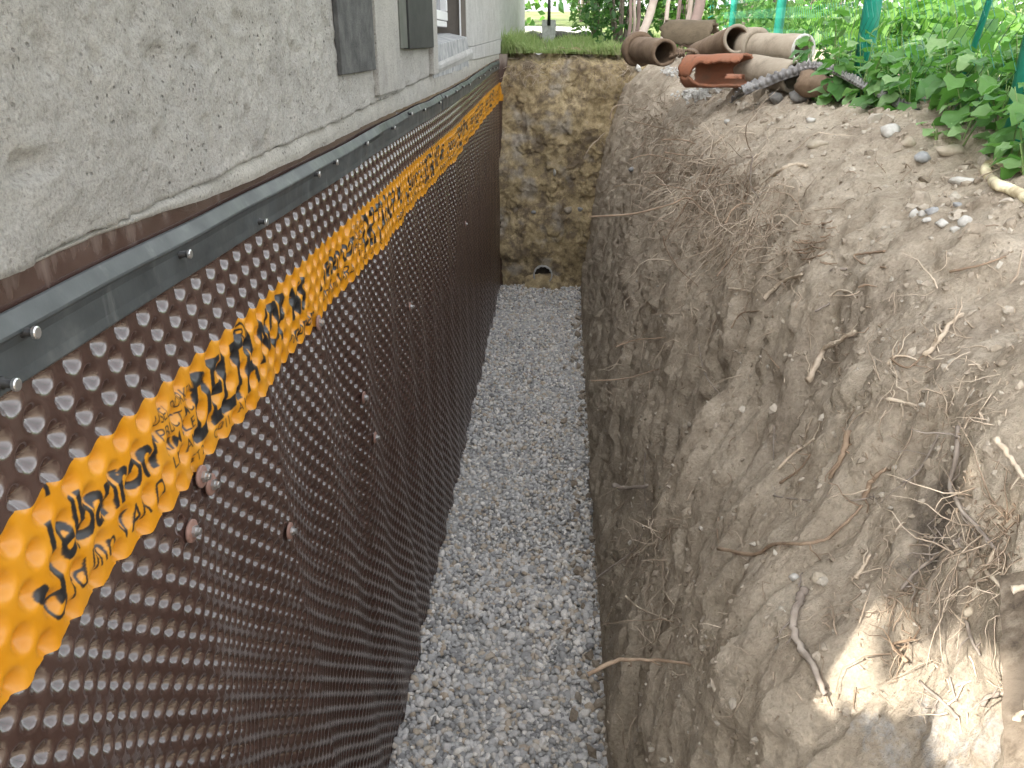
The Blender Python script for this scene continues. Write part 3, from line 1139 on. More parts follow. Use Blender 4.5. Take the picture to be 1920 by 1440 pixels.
win.box((-0.135, 3.447, 2.95), (-0.08, 4.573, 3.0))
wf = win.build('window', M['white_frame'], house, bevel=0.004)
mb = MB()
mb.box((-0.118, 3.446, 2.336), (-0.112, 4.574, 2.949))
mb.build('pane', M['glass'], wf)
mb = MB()
mb.box((-0.36, 3.30, 2.0), (-0.30, 4.85, 3.0))
mb.build('niche_back', M['jamb'], house)
# pier with a rounded near edge, then the pale wall beyond the trench
mb = MB()
for (za, zc, xo) in ((2.095, 2.150, 0.016), (2.153, 3.0, 0.012)):
    pts = [(-0.2, 4.802)] + [(xo - 0.11 + 0.11 * math.sin(a), 4.79 + 0.30 - 0.30 * math.cos(a)) for a in np.linspace(0.05, math.pi / 2, 9)] + [(xo, 7.58), (-0.2, 7.58)]
    n = len(pts)
    V_ = [(x, y, z + (0.012 + 0.017 * (y - 4.9)) * (1 if (k == 0) == (za > 2.12) else 0)) for k, z in enumerate((za, zc)) for (x, y) in pts]
    mb.add(V_, [(i, (i + 1) % n, n + (i + 1) % n, n + i) for i in range(n)] + [tuple(range(n))[::-1], tuple(range(n, 2 * n))])
mb.build('corner_pier', M['concrete_pale'], house, bevel=0.002)
mb = MB()
mb.box((-0.2, 7.583, 1.9), (0.006, 13.2, 3.0))
mb.build('far_wall', M['concrete_pale'], house, label='paler far stretch of the concrete wall')
# foundation behind the sheet and the storeys above
mb = MB()
mb.box((-0.35, 0.17, -0.3), (-0.030, 7.58, 1.985))
mb.build('foundation', M['concrete'], house)
mb = MB()
mb.box((-6.0, 0.23, 3.003), (0.008, 13.2, 3.70))
mb.build('upper_storey', M['render_house'], house)
mb = MB()
mb.box((-6.0, 0.23, 0.0), (-0.37, 13.2, 3.0))
mb.build('basement', M['render_house'], house)
mb = MB()
mb.box((-6.1, 0.20, 3.703), (0.03, 13.26, 3.77))
mb.build('roof', simple('roof_tiles', (.16, .07, .045), (.22, .1, .06), 6), house)
#PART2

# ------------------------------------------------------------------ drain pipe end in the far face
M['pipe_grey'] = simple('grey_plastic_pipe', (.34, .34, .33), (.5, .5, .49), 30, 0.5, 0.2, 0.002)
M['hole'] = simple('hole_shade', (.02, .017, .013), (.05, .04, .03), 30, 0.95, 0.3, 0.01)


def ray_end(px, py):
    d = sight(px, py)
    hit, loc, nrm, _ = end_wall.ray_cast(CAM, d)
    return loc if hit else at_y(px, py, Y_END)


bpy.context.view_layer.update()
c0 = ray_end(1018, 512)
drain = thing('drain_pipe', 'corrugated pipe end half buried in the earth at the far end of the trench', 'drain pipe', (c0.x, c0.y - 0.055, c0.z))
mb = MB()
NSEG = 36
R0 = 0.088
rings = [(-0.012, R0), (-0.012, R0 - 0.010), (0.25, R0 - 0.010)]
V_, F_ = [], []
for ri, (dy, r) in enumerate([(0.25, R0), (0.02, R0), (-0.02, R0 + 0.004), (-0.024, R0 - 0.006), (0.02, R0 - 0.012), (0.25, R0 - 0.012)]):
    for k in range(NSEG):
        a = 2 * math.pi * k / NSEG
        notch = 0.008 * (1 if (k % 3 == 0 and 0 < a < math.pi and ri == 3) else 0)
        V_.append(((r - notch) * math.cos(a), dy, (r - notch) * math.sin(a)))
for i in range(5):
    for k in range(NSEG):
        k2 = (k + 1) % NSEG
        F_.append((i * NSEG + k, i * NSEG + k2, (i + 1) * NSEG + k2, (i + 1) * NSEG + k))
mb.add(V_, F_)
mb.build('pipe_wall', M['pipe_grey'], drain, True)
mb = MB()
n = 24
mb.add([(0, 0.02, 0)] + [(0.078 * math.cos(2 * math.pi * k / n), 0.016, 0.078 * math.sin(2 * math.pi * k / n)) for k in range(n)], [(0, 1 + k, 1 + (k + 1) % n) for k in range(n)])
mb.build('mouth_shade', M['hole'], drain)  # dark disc across the pipe, painted as the shade inside its mouth
# silt that half fills it
mb = MB()
Vs, Fs = [], []
gx_, gt_ = np.meshgrid(np.linspace(-0.17, 0.17, 26), np.linspace(0, 1, 12))
zt = 0.012 - 0.5 * gx_ ** 2 / 0.3 + 0.012 * fbm(gx_ * 14, gt_ * 3, 0 * gx_, 3, seed=3)
zs_ = zt - 0.17 * gt_
ys_ = 0.014 - 0.085 * np.sin(gt_ * 1.7) + 0.018 * fbm(gx_ * 16, zs_ * 16, 0 * gx_, 4, seed=5)
ii = np.arange(gx_.size).reshape(gx_.shape)
Q = np.stack([ii[:-1, :-1], ii[1:, :-1], ii[1:, 1:], ii[:-1, 1:]], -1).reshape(-1, 4)
link('silt', mesh_np('silt', np.stack([gx_, ys_, zs_], -1).reshape(-1, 3), [Q], True, [M['soil_end']]), drain)

# ------------------------------------------------------------------ roots torn out of the bank
M['root_pale'] = simple('pale_root', (.42, .33, .24), (.62, .53, .42), 30, 0.8, 0.4, 0.002)
M['root_brown'] = simple('brown_root', (.21, .145, .095), (.36, .265, .185), 30, 0.8, 0.4, 0.002)
M['root_grey'] = simple('grey_root', (.22, .18, .15), (.36, .31, .265), 30, 0.85, 0.4, 0.002)
M['hair'] = simple('hair_root', (.24, .175, .12), (.66, .55, .43), 6, 0.9, 0.0)
rr = random.Random(11)


def root_obj(pix, r0, mat, lift=0.01, tips=3, taper=0.55, arch=0.0, cap_mat=None):
    pts = []
    n = len(pix)
    for k, (px, py) in enumerate(pix):
        t = k / (n - 1)
        l = lift + arch * math.sin(math.pi * t)
        p, nr = on_bank(px, py, 0)
        pts.append(p + (-sight(px, py)) * (r0 * 0.6 + l))
    for k in range(n - 2, -1, -1):                              # ends that hang free over the trench keep their neighbour's distance
        if (pts[k] - pts[k + 1]).length > 0.30:
            pts[k] = at_y(*pix[k], pts[k + 1].y - 0.02)
    P = smooth_path(pts, 5)
    P = [p + Vector((rr.gauss(0, 1), rr.gauss(0, 1), rr.gauss(0, 1))) * r0 * 0.18 for p in P]
    m = len(P)
    rad = [r0 * (1 - (1 - taper) * i / (m - 1)) * (1 + 0.14 * rr.uniform(-1, 1)) for i in range(m)]
    mb = MB()
    mb.tube(P, rad, 7 if r0 > 0.004 else 5)
    for _ in range(tips):
        i = rr.randrange(1, m - 1)
        tdir = (P[i + 1] - P[i]).normalized()
        side = Vector((rr.gauss(0, 1), rr.gauss(0, 1), rr.gauss(0, 1) - 0.3)).normalized()
        q = P[i].copy()
        path = [q.copy()]
        L = rr.uniform(0.02, 0.075)
        for _k in range(4):
            q = q + (tdir * 0.5 + side + Vector((rr.gauss(0, .4), rr.gauss(0, .4), rr.gauss(0, .4)))).normalized() * L / 4
            path.append(q.copy())
        rb = min(r0 * 0.45, 0.0022)
        mb.tube(path, [rb, rb * .8, rb * .65, rb * .5, rb * .3], 4)
    return mb.build('root', mat, bank, True)


ROOTS = [
    ([(1418, 356), (1440, 338), (1465, 318), (1490, 308), (1514, 312)], .0078, 'root_pale', .004, 2),
    ([(1105, 406), (1180, 402), (1255, 384), (1290, 371), (1318, 393), (1356, 416)], .0034, 'root_brown', .02, 6),
    ([(1360, 420), (1372, 395), (1392, 382), (1412, 384)], .0036, 'root_brown', .015, 3),
    ([(1338, 312), (1318, 350), (1290, 378), (1262, 425), (1246, 452)], .0036, 'root_brown', .02, 3),
    ([(1244, 443), (1249, 466), (1271, 502), (1308, 536)], .0022, 'root_brown', .012, 2),
    ([(1245, 285), (1275, 290), (1310, 292), (1342, 290)], .0026, 'root_brown', .012, 4),
    ([(1433, 560), (1448, 545), (1475, 524), (1503, 515)], .0060, 'root_pale', .008, 4),
    ([(1516, 714), (1528, 690), (1545, 655), (1570, 640), (1605, 622)], .0072, 'root_pale', .012, 12),
    ([(1734, 667), (1758, 640), (1780, 608), (1806, 586)], .0046, 'root_pale', .012, 7),
    ([(1664, 684), (1682, 666), (1722, 676)], .0034, 'root_pale', .008, 5),
    ([(1347, 1029), (1411, 1040), (1447, 1022), (1500, 1019), (1544, 1013), (1589, 978), (1618, 945)], .0040, 'root_brown', .014, 3),
    ([(1620, 940), (1631, 907), (1645, 890), (1662, 878)], .0048, 'root_brown', .012, 3),
    ([(1509, 1102), (1500, 1120), (1491, 1147), (1487, 1178), (1504, 1218), (1527, 1253), (1546, 1302)], .0075, 'root_grey', .010, 6),
    ([(1590, 808), (1584, 835), (1573, 864), (1553, 897)], .0064, 'root_brown', .008, 4),
    ([(1149, 911), (1170, 915), (1192, 914), (1216, 911)], .0090, 'root_grey', .03, 1),
    ([(1102, 1266), (1153, 1240), (1215, 1238), (1294, 1245)], .0046, 'root_brown', .05, 4),
    ([(1173, 1118), (1202, 1142), (1251, 1162)], .0032, 'root_pale', .03, 1),
    ([(1798, 800), (1791, 867), (1780, 907), (1802, 955), (1838, 995), (1868, 1031)], .0038, 'root_grey', .014, 8),
    ([(1866, 1031), (1850, 1070), (1862, 1085), (1876, 1100)], .0034, 'root_pale', .014, 3),
    ([(1868, 824), (1884, 845), (1902, 870), (1920, 896)], .0042, 'root_pale', .014, 2),
    ([(1154, 651), (1190, 638), (1249, 633)], .0030, 'root_brown', .02, 5),
    ([(1109, 714), (1168, 710), (1235, 692)], .0030, 'root_brown', .03, 5),
    ([(1366, 541), (1386, 542), (1408, 547)], .0038, 'root_pale', .006, 2),
    ([(1371, 615), (1389, 588), (1425, 583)], .0026, 'root_brown', .008, 3),
    ([(1528, 584), (1556, 569)], .0032, 'root_grey', .006, 0),
    ([(1555, 557), (1568, 546), (1590, 546), (1604, 558)], .0028, 'root_pale', .012, 2),
    ([(1610, 539), (1624, 534), (1638, 536)], .0026, 'root_brown', .006, 1),
    ([(1660, 471), (1623, 475), (1601, 479), (1619, 494), (1662, 502)], .0028, 'root_brown', .010, 3),
    ([(1557, 509), (1587, 504)], .0046, 'root_grey', .006, 0),
    ([(1344, 518), (1366, 488), (1384, 461)], .0024, 'root_brown', .012, 2),
    ([(1411, 294), (1407, 344), (1423, 371)], .0022, 'root_grey', .02, 1),
    ([(1397, 368), (1412, 360)], .0046, 'root_pale', .01, 0),
    ([(1781, 509), (1840, 497), (1886, 480)], .0026, 'root_brown', .006, 0),
    ([(1670, 672), (1700, 690), (1730, 668)], .0022, 'root_brown', .012, 4),
    ([(1664, 748), (1700, 756), (1722, 762)], .0036, 'root_pale', .008, 6),
    ([(1460, 690), (1440, 665)], .0022, 'root_brown', .01, 1),
    ([(1458, 880), (1490, 850), (1528, 822)], .0036, 'root_pale', .014, 5),
    ([(1463, 905), (1500, 880), (1520, 852)], .0028, 'root_brown', .014, 4),
    ([(1450, 930), (1520, 938), (1600, 938), (1640, 930)], .0018, 'root_grey', .012, 5),
    ([(1452, 800), (1450, 850), (1453, 935)], .0016, 'root_grey', .012, 4),
    ([(1210, 850), (1208, 900), (1211, 960)], .0020, 'root_grey', .02, 3),
    ([(1117, 1084), (1150, 1060), (1190, 1030), (1205, 1000)], .0026, 'root_grey', .03, 12),
    ([(1347, 970), (1345, 1000), (1350, 1030)], .0020, 'root_brown', .01, 2),
    ([(1605, 1085), (1618, 1065), (1630, 1040)], .0040, 'root_pale', .008, 1),
    ([(1690, 1105), (1720, 1070), (1760, 1040), (1800, 1010)], .0030, 'root_grey', .014, 9),
    ([(1700, 1240), (1675, 1208), (1720, 1200)], .0030, 'root_brown', .014, 9),
    ([(1795, 1345), (1760, 1310), (1725, 1278)], .0032, 'root_grey', .004, 3),
    ([(1840, 1322), (1855, 1305), (1885, 1295), (1900, 1265)], .0034, 'root_grey', .012, 4),
    ([(1812, 1165), (1822, 1200), (1838, 1230)], .0026, 'root_grey', .008, 3),
    ([(1780, 1270), (1793, 1315)], .0018, 'root_grey', .006, 0),
    ([(1900, 1350), (1920, 1335)], .0040, 'root_pale', .012, 0),
    ([(1896, 1107), (1920, 1100)], .0048, 'root_pale', .02, 0),
    ([(1275, 230), (1300, 215), (1325, 195), (1340, 180)], .0034, 'root_pale', .02, 4),
    ([(1240, 262), (1280, 262), (1305, 270)], .0032, 'root_brown', .02, 5),
    ([(1190, 228), (1230, 238), (1262, 246)], .0026, 'root_brown', .02, 4),
    ([(1215, 325), (1255, 322)], .0026, 'root_brown', .015, 3),
    ([(1180, 300), (1215, 290), (1260, 300), (1300, 320)], .0022, 'root_brown', .02, 6),
    ([(1235, 345), (1270, 352), (1310, 362)], .0024, 'root_brown', .02, 5),
    ([(1150, 350), (1180, 345), (1215, 350)], .0020, 'root_brown', .02, 4),
    ([(1505, 1075), (1497, 1100)], .0024, 'root_grey', .01, 1),
    ([(1310, 645), (1322, 700), (1350, 740)], .0018, 'root_grey', .012, 4),
    ([(1760, 815), (1725, 880), (1690, 905)], .0022, 'root_grey', .012, 6),
]
for pix, r0, mt, lf, tips in ROOTS:
    root_obj(pix, r0, M[mt], lf, tips)
for _ in range(16):                                             # tuft of short reddish stubs under the lip
    x, y = rr.uniform(1485, 1545), rr.uniform(415, 492)
    a = rr.uniform(-0.5, 0.2)
    L = rr.uniform(16, 34)
    root_obj([(x, y), (x + L * .5 * math.cos(a), y + L * .5 * math.sin(a) + 2), (x + L * math.cos(a), y + L * math.sin(a))], rr.uniform(.0018, .0032), M['root_brown'], 0.016, 1)


def hair_roots():
    """fine rootlets hanging over the cut face"""
    Vs_, Fs_, off = [], [], 0
    spots = []
    for _ in range(1150):
        spots.append((rr.gauss(1335, 66), rr.gauss(350, 80), 1.0))
    for _ in range(330):
        spots.append((rr.gauss(1240, 40), rr.gauss(250, 50), 0.9))
    for _ in range(300):
        spots.append((rr.gauss(1420, 55), rr.gauss(440, 40), 1.0))
    for _ in range(160):
        spots.append((rr.uniform(1110, 1300), rr.uniform(380, 1200), 0.8))
    for _ in range(150):
        spots.append((rr.gauss(1860, 50), rr.gauss(1020, 60), 0.8))
    for _ in range(120):
        spots.append((rr.gauss(1780, 70), rr.gauss(700, 70), 0.6))
    for _ in range(120):
        spots.append((rr.gauss(1200, 40), rr.gauss(1020, 60), 0.7))
    for _ in range(90):
        spots.append((rr.gauss(1690, 50), rr.gauss(1100, 60), 0.7))
    for _ in range(600):
        spots.append((rr.uniform(1120, 1900), rr.uniform(300, 1350), 0.6))
    for px, py, k in spots:
        if not (1090 < px < 1935 and 150 < py < 1440):
            continue
        p, nr = on_bank(px, py, 0)
        L = rr.uniform(0.06, 0.22) * k * (0.6 + 0.4 * (p - CAM).length / 2)
        d = (nr * rr.uniform(0.1, 0.9) + Vector((rr.gauss(0, .5), rr.gauss(0, .8), rr.gauss(-0.3, .6)))).normalized()
        q = p - nr * 0.004
        path = [q.copy()]
        for s_ in range(6):
            d = (d + Vector((rr.gauss(0, .35), rr.gauss(0, .35), rr.gauss(-.12, .35)))).normalized()
            q = q + d * L / 6
            path.append(q.copy())
        r0 = rr.uniform(.0006, .0015) * (0.8 + 0.34 * (p - CAM).length)
        V, F = tube_np(path, [r0 * (1 - .12 * i) for i in range(7)], 3, False)
        Vs_ += [tuple(v) for v in V]
        Fs_ += [tuple(off + i for i in f) for f in F]
        off += len(V)
    for _ in range(260):
        p = ray_end(rr.uniform(955, 1190), rr.gauss(122, 16))
        L = rr.uniform(0.05, 0.2)
        d = Vector((rr.gauss(0, .6), rr.uniform(-.7, -.1), rr.gauss(-.2, .6))).normalized()
        q = p.copy()
        path = [q.copy()]
        for s_ in range(5):
            d = (d + Vector((rr.gauss(0, .4), rr.gauss(0, .25), rr.gauss(-.15, .4)))).normalized()
            q = q + d * L / 5
            path.append(q.copy())
        V, F = tube_np(path, [0.0022 * (1 - .13 * i) for i in range(6)], 3, False)
        Vs_ += [tuple(v) for v in V]
        Fs_ += [tuple(off + i for i in f) for f in F]
        off += len(V)
    me = mesh_np('fine_roots', np.array(Vs_), [np.array(Fs_)], True, [M['hair']])
    link('fine_roots', me, bank, kind='stuff')


hair_roots()

# ------------------------------------------------------------------ crumbs, clods and rubble lying on the bank
def crumbs():
    r = np.random.default_rng(17)
    pos, size = [], []
    yv = np.exp(r.uniform(math.log(0.9), math.log(6.5), 5200))
    uv_ = r.uniform(face_end * 0.93 / seg[-1], 0.93, 5200)
    for y, u in zip(yv, uv_):
        i = int(np.clip(np.searchsorted(yb, y), 0, ny_ - 1))
        j = int(np.clip(np.searchsorted(sp_, u * seg[-1]), 0, ns_ - 1))
        pos.append(Vb[i, j])
        size.append(float(np.clip(r.lognormal(math.log(0.0062), 0.55), 0.003, 0.035)) * (0.75 + 0.1 * y))
    for _ in range(700):                                        # fallen along the foot of the face
        y = float(np.exp(r.uniform(math.log(1.7), math.log(7.2))))
        pos.append((0.735 + 0.009 * (y - 2) - abs(r.normal(0, 0.022)) + 0.01, y, 0.012))
        size.append(float(np.clip(r.lognormal(math.log(0.008), 0.5), 0.004, 0.025)))
    for _ in range(46):
        y = float(np.exp(r.uniform(math.log(1.9), math.log(7))))
        pos.append((0.70 + 0.009 * (y - 2) - abs(r.normal(0, 0.06)), y, 0.016))
        size.append(r.uniform(0.012, 0.028))
    for _ in range(2600):                                       # clinging to the face
        y = float(np.exp(r.uniform(math.log(0.85), math.log(5), 1)[0]))
        i = int(np.clip(np.searchsorted(yb, y), 0, ny_ - 1))
        j = int(r.integers(20, 340))
        pos.append(Vb[i, j])
        size.append(float(np.clip(r.lognormal(math.log(0.0045), 0.4), 0.002, 0.012)))
    V, F = stones('c', np.array(pos), np.array(size), None, ICO1, (0.6, 1.0), 0.4, seed=3)
    link('soil_crumbs', mesh_np('soil_crumbs', V, [F], False, [M['crumb']]), kind='stuff')


crumbs()

M['stone_white'] = simple('white_limestone', (.42, .40, .365), (.60, .585, .55), 40, 0.75, 0.4, 0.004)
M['stone_grey'] = simple('grey_stone', (.24, .245, .25), (.40, .40, .40), 40, 0.75, 0.4, 0.004)
M['stone_tan'] = simple('tan_stone', (.34, .29, .22), (.46, .40, .32), 40, 0.85, 0.5, 0.005)
M['stone_dark'] = simple('dark_stone', (.10, .095, .09), (.2, .19, .175), 30, 0.85, 0.5, 0.006)


def stone_obj(px, py, dims, mat, label, group, yaw=0.0, seed=0, loc=None, sink=0.3, tilt=0.0):
    r = np.random.default_rng(seed + 50)
    V = ICO2[0].copy()
    k = r.normal(size=(4, 3)) * 1.6
    for a in range(4):
        V *= (1 + 0.10 * np.sin(V @ k[a] * 1.7 + r.uniform(0, 6)))[:, None]
    # a few broken flats
    for a in range(4):
        n = r.normal(size=3)
        n /= np.linalg.norm(n)
        dd_ = V @ n
        cut = r.uniform(0.6, 0.85)
        V -= np.where(dd_ > cut, (dd_ - cut), 0)[:, None] * n * 0.85
    V *= np.array(dims) / 2
    me = mesh_np('stone', V, [ICO2[1]], True, [M[mat]])
    if loc is None:
        p, nr = on_bank(px, py)
        loc = (p.x, p.y, p.z + dims[2] * (0.5 - sink))
    o = link('stone', me, None, loc, label=label, category='stone', group=group)
    o.rotation_euler = (tilt, 0, yaw)
    return o


CL = 'white stones in a small cluster on the bank'
stone_obj(1714, 406, (.026, .022, .020), 'stone_white', 'roundish white stone at the left end of the small pebble cluster', CL, .2, 1)
stone_obj(1731, 403, (.020, .018, .014), 'stone_white', 'smallest pale pebble squeezed between its neighbours in the cluster', CL, .9, 2)
stone_obj(1749, 399, (.028, .024, .019), 'stone_grey', 'blue grey stone at the top of the small pebble cluster', CL, .4, 3)
stone_obj(1739, 414, (.034, .012, .011), 'stone_white', 'thin white stick shaped stone lying across the pebble cluster', CL, .5, 4)
stone_obj(1767, 422, (.024, .020, .018), 'stone_white', 'pure white knobbly stone in front of the blue grey pebble', CL, 0, 5)
stone_obj(1790, 432, (.021, .018, .013), 'stone_white', 'flat white chip at the lower edge of the cluster', CL, 1.2, 6)
stone_obj(1808, 421, (.030, .027, .025), 'stone_white', 'largest pale stone at the right end of the cluster', CL, .6, 7)
stone_obj(1795, 386, (.022, .016, .013), 'stone_grey', 'lone grey pebble just above the white cluster', CL, 1.9, 8)
LS = 'loose stones on top of the bank'
stone_obj(1667, 252, (.050, .044, .040), 'stone_white', 'round white stone alone on the crest below the weeds', LS, .3, 11)
stone_obj(1782, 288, (.085, .040, .030), 'stone_tan', 'long flat tan stone with a shadowed underside near the weeds', LS, .25, 12, tilt=.1)
stone_obj(1808, 343, (.062, .024, .020), 'stone_white', 'long white splinter of stone pointing at the yellow hose', LS, -.45, 13)
stone_obj(1531, 273, (.060, .034, .024), 'stone_tan', 'tan slab of stone behind the pale thick root', LS, -.4, 14)
stone_obj(1520, 228, (.030, .022, .020), 'stone_white', 'small white stone on the crest in front of the clay pipes', LS, 0, 15)
stone_obj(1364, 230, (.026, .022, .02), 'stone_white', 'bright white pebble on the lip among the rootlets', LS, 0, 16)
stone_obj(1706, 271, (.048, .036, .030), 'stone_tan', 'tan lump of stone right of the round white stone', LS, .7, 17)
stone_obj(1728, 300, (.055, .040, .030), 'stone_grey', 'grey angular stone below the long flat tan one', LS, .7, 18)
stone_obj(1862, 285, (.046, .040, .034), 'stone_dark', 'brown clod of stone beside the weeds above the yellow hose', LS, .7, 19)
stone_obj(1503, 186, (.10, .075, .055), 'stone_dark', 'dark earthy clod in front of the black membrane scrap', LS, .3, 20)
stone_obj(1455, 190, (.075, .06, .05), 'stone_dark', 'smaller dark clod left of the big earthy clod', LS, .8, 21)
FC = 'stones stuck in the cut face'
stone_obj(1536, 1090, (.026, .02, .022), 'stone_tan', 'pale tan pebble set in the face beside the grey root', FC, 0, 31)
stone_obj(1490, 1086, (.018, .015, .016), 'stone_white', 'tiny pale pebble set in the face at the top of the grey root', FC, 0, 32)
stone_obj(1829, 1077, (.020, .015, .016), 'stone_tan', 'middle tan pebble in the dark humus hollow', FC, 0, 33)
stone_obj(1829, 1117, (.018, .014, .016), 'stone_tan', 'lower tan pebble in the dark humus hollow', FC, 0, 34)
stone_obj(1806, 1058, (.024, .016, .018), 'stone_tan', 'upper tan stone in the dark humus hollow', FC, .4, 35)
stone_obj(1816, 1152, (.018, .014, .015), 'stone_tan', 'tan stone at the top edge of the sunlit patch', FC, .4, 36)
stone_obj(1184, 320, (.055, .04, .035), 'stone_grey', 'grey stone poking from the upper face near the far end', FC, .4, 37)
for k, (px, py, dd_, mt, lb) in enumerate(((1000, 398, (.05, .03, .035), 'stone_grey', 'flat grey stone in the left half of the end face'),
                                          (1066, 394, (.085, .06, .06), 'stone_tan', 'big tan stone in the middle of the end face'),
                                          (1088, 392, (.05, .03, .045), 'stone_grey', 'small grey stone beside the big tan one in the end face'),
                                          (1040, 322, (.03, .03, .075), 'stone_white', 'upright white splinter in the end face'))):
    p = ray_end(px, py)
    stone_obj(0, 0, dd_, mt, lb, 'stones in the end face of the trench', .2 * k, 60 + k, (p.x, p.y - 0.005, p.z))


def white_chips():
    r = np.random.default_rng(23)
    pos, size = [], []
    for (cx_, cy_, sx, sy, n) in ((1260, 134, 28, 6, 80), (1302, 178, 26, 7, 110), (1330, 168, 20, 5, 30)):
        for _ in range(n):
            p, _n = on_bank(cx_ + r.normal(0, sx * .6), cy_ + r.normal(0, sy * .7))
            if p.y < 6.5:
                pos.append(p[:])
                size.append(r.uniform(.007, .016))
    V, F = stones('w', np.array(pos), np.array(size), None, ICO1, (0.6, 1.0), 0.4, seed=9)
    link('white_chippings', mesh_np('white_chippings', V, [F], False, [M['stone_white']]), kind='stuff', label='patches of white stone chippings spilt on the far bank')


white_chips()

# ------------------------------------------------------------------ old clay pipes heaped on the bank
def clay(name, a, b, inner=None):
    g = NB(name)
    c = g.ramp(g.noise(9, 6, 0.7), [(0.3, a), (0.7, b)])
    moss = g.ramp(g.noise(14, 5, 0.7), [(0.55, 0.0), (0.7, 0.5)])
    c = g.mix(moss, c, tuple(0.6 * v for v in a))
    return g.finish(c, 0.85, g.bump(g.noise(70, 6, 0.7), 0.4, 0.005), 0.3)


M['clay_brown'] = clay('earthy_brown_clay', (.13, .085, .055), (.24, .17, .115))
M['clay_dark'] = clay('dark_olive_clay', (.085, .065, .04), (.15, .115, .075))
M['clay_red'] = clay('red_clay', (.21, .12, .08), (.34, .125, .065))
M['clay_grey'] = clay('dusty_grey_clay', (.25, .205, .155), (.37, .315, .245))


def pipe_mesh(mb, L, r, wall, a0=0.0, a1=2 * math.pi, collar=0, seed=0, ragged0=0.0, ragged1=0.0, nl=14, na=28, taper=0.0, lens=None):
    """pipe along +X from 0 to L, with wall thickness; a0..a1 the kept arc"""
    q = random.Random(seed)
    full = abs(a1 - a0 - 2 * math.pi) < 1e-6
    na_ = na
    rag0 = [q.uniform(0, 1) * ragged0 for _ in range(na_ + 1)]
    rag1 = [q.uniform(0, 1) * ragged1 for _ in range(na_ + 1)]
    if full:
        rag0[-1], rag1[-1] = rag0[0], rag1[0]
    edge = [q.uniform(-1, 1) for _ in range(nl + 1)]
    outer, innr = [], []
    V_, F_ = [], []
    for s_ in (0, 1):
        for i in range(nl + 1):
            t = i / nl
            aa0, aa1 = a0, a1
            if lens:
                w_ = lens(t)
                mid = 0.5 * (a0 + a1)
                aa0, aa1 = mid + (a0 - mid) * w_, mid + (a1 - mid) * w_
            if not full:
                aa0 += 0.07 * edge[i]
                aa1 += 0.07 * edge[-1 - i]
            for k in range(na_ + 1):
                a = aa0 + (aa1 - aa0) * k / na_
                x = rag0[k] + (L - rag0[k] - rag1[k]) * t
                rad = (r - wall if s_ else r) * (1 - taper * t)
                if collar and x < collar:
                    rad += 0.018 * r / 0.06
                rad += 0.0012 * math.sin(5 * a + x * 40 + seed)
                V_.append((x, rad * math.cos(a), rad * math.sin(a)))
    n1 = na_ + 1
    half = (nl + 1) * n1
    for i in range(nl):
        for k in range(na_):
            p = i * n1 + k
            F_.append((p, p + n1, p + n1 + 1, p + 1))
            F_.append((half + p, half + p + 1, half + p + n1 + 1, half + p + n1))
    for k in range(na_):
        F_.append((k, k + 1, half + k + 1, half + k))
        p = nl * n1 + k
        F_.append((p + 1, p, half + p, half + p + 1))
    if not full:
        for i in range(nl):
            p = i * n1
            F_.append((p, half + p, half + p + n1, p + n1))
            p = i * n1 + na_
            F_.append((p + n1, half + p + n1, half + p, p))
    mb.add(V_, F_)


PIPES = 'old drainage pipes heaped at the fence'


def place_axis(o, A, B, roll=0.0):
    d = (B - A).normalized()
    q = Vector((1, 0, 0)).rotation_difference(d)
    o.rotation_mode = 'QUATERNION'
    o.rotation_quaternion = q @ Quaternion((1, 0, 0), roll)
    o.location = A


def pipe_thing(label, mat, A, B, r, wall, collar=0, rim_mat=None, roll=0.0, **kw):
    """A far / socket end, B near / open end"""
    root = thing('clay_pipe', label, 'pipe', group=PIPES)
    place_axis(root, A, B, roll)
    L = (B - A).length
    mb = MB()
    pipe_mesh(mb, L, r, wall, **kw)
    mb.build('pipe_wall', M[mat], root, True)
    if collar:
        mb = MB()
        pipe_mesh(mb, collar, r + 0.022 * r / 0.06, 0.026 * r / 0.06, seed=5, nl=3, ragged0=kw.get('ragged0', 0))
        mb.build('socket', M[mat], root, True)
    if rim_mat:
        mb = MB()
        n = 28
        V_ = []
        a0, a1 = kw.get('a0', 0.0), kw.get('a1', 2 * math.pi)
        for k in range(n + 1):
            a = a0 + (a1 - a0) * k / n
            for x, rad in ((L - 0.006, r + 0.0012), (L + 0.0015, r + 0.0008), (L + 0.0015, r - wall - 0.0008), (L - 0.006, r - wall - 0.0012)):
                V_.append((x, rad * math.cos(a), rad * math.sin(a)))
        F_ = [(k * 4 + j, k * 4 + j + 1, k * 4 + 5 + j, k * 4 + 4 + j) for k in range(n) for j in range(3)]
        mb.add(V_, F_)
        mb.build('broken_rim', M[rim_mat], root, True)
    return root


V3 = Vector
# left pipe with its socket towards the trench
pipe_thing('short brown clay pipe with a dark socket, nearest the trench corner', 'clay_brown', at_y(1194, 92, 4.42), at_y(1247, 99, 4.02), .060, .014, collar=.05, seed=1, ragged1=.006)
# dark shell behind
pipe_thing('dark olive half shell of pipe lying hump upwards behind the heap', 'clay_dark', at_y(1242, 76, 4.66), at_y(1342, 78, 4.56), .102, .013, a0=math.pi * .5 - 1.2, a1=math.pi * .5 + 1.75, seed=2, ragged0=.03, ragged1=.02, roll=0.0)
# upper pipe, mouth to the right
pipe_thing('brown pipe propped on top of the heap with its round mouth facing the camera', 'clay_brown', at_y(1308, 104, 4.42), at_y(1382, 73, 3.90), .061, .011, rim_mat='clay_grey', seed=3, ragged1=.004)
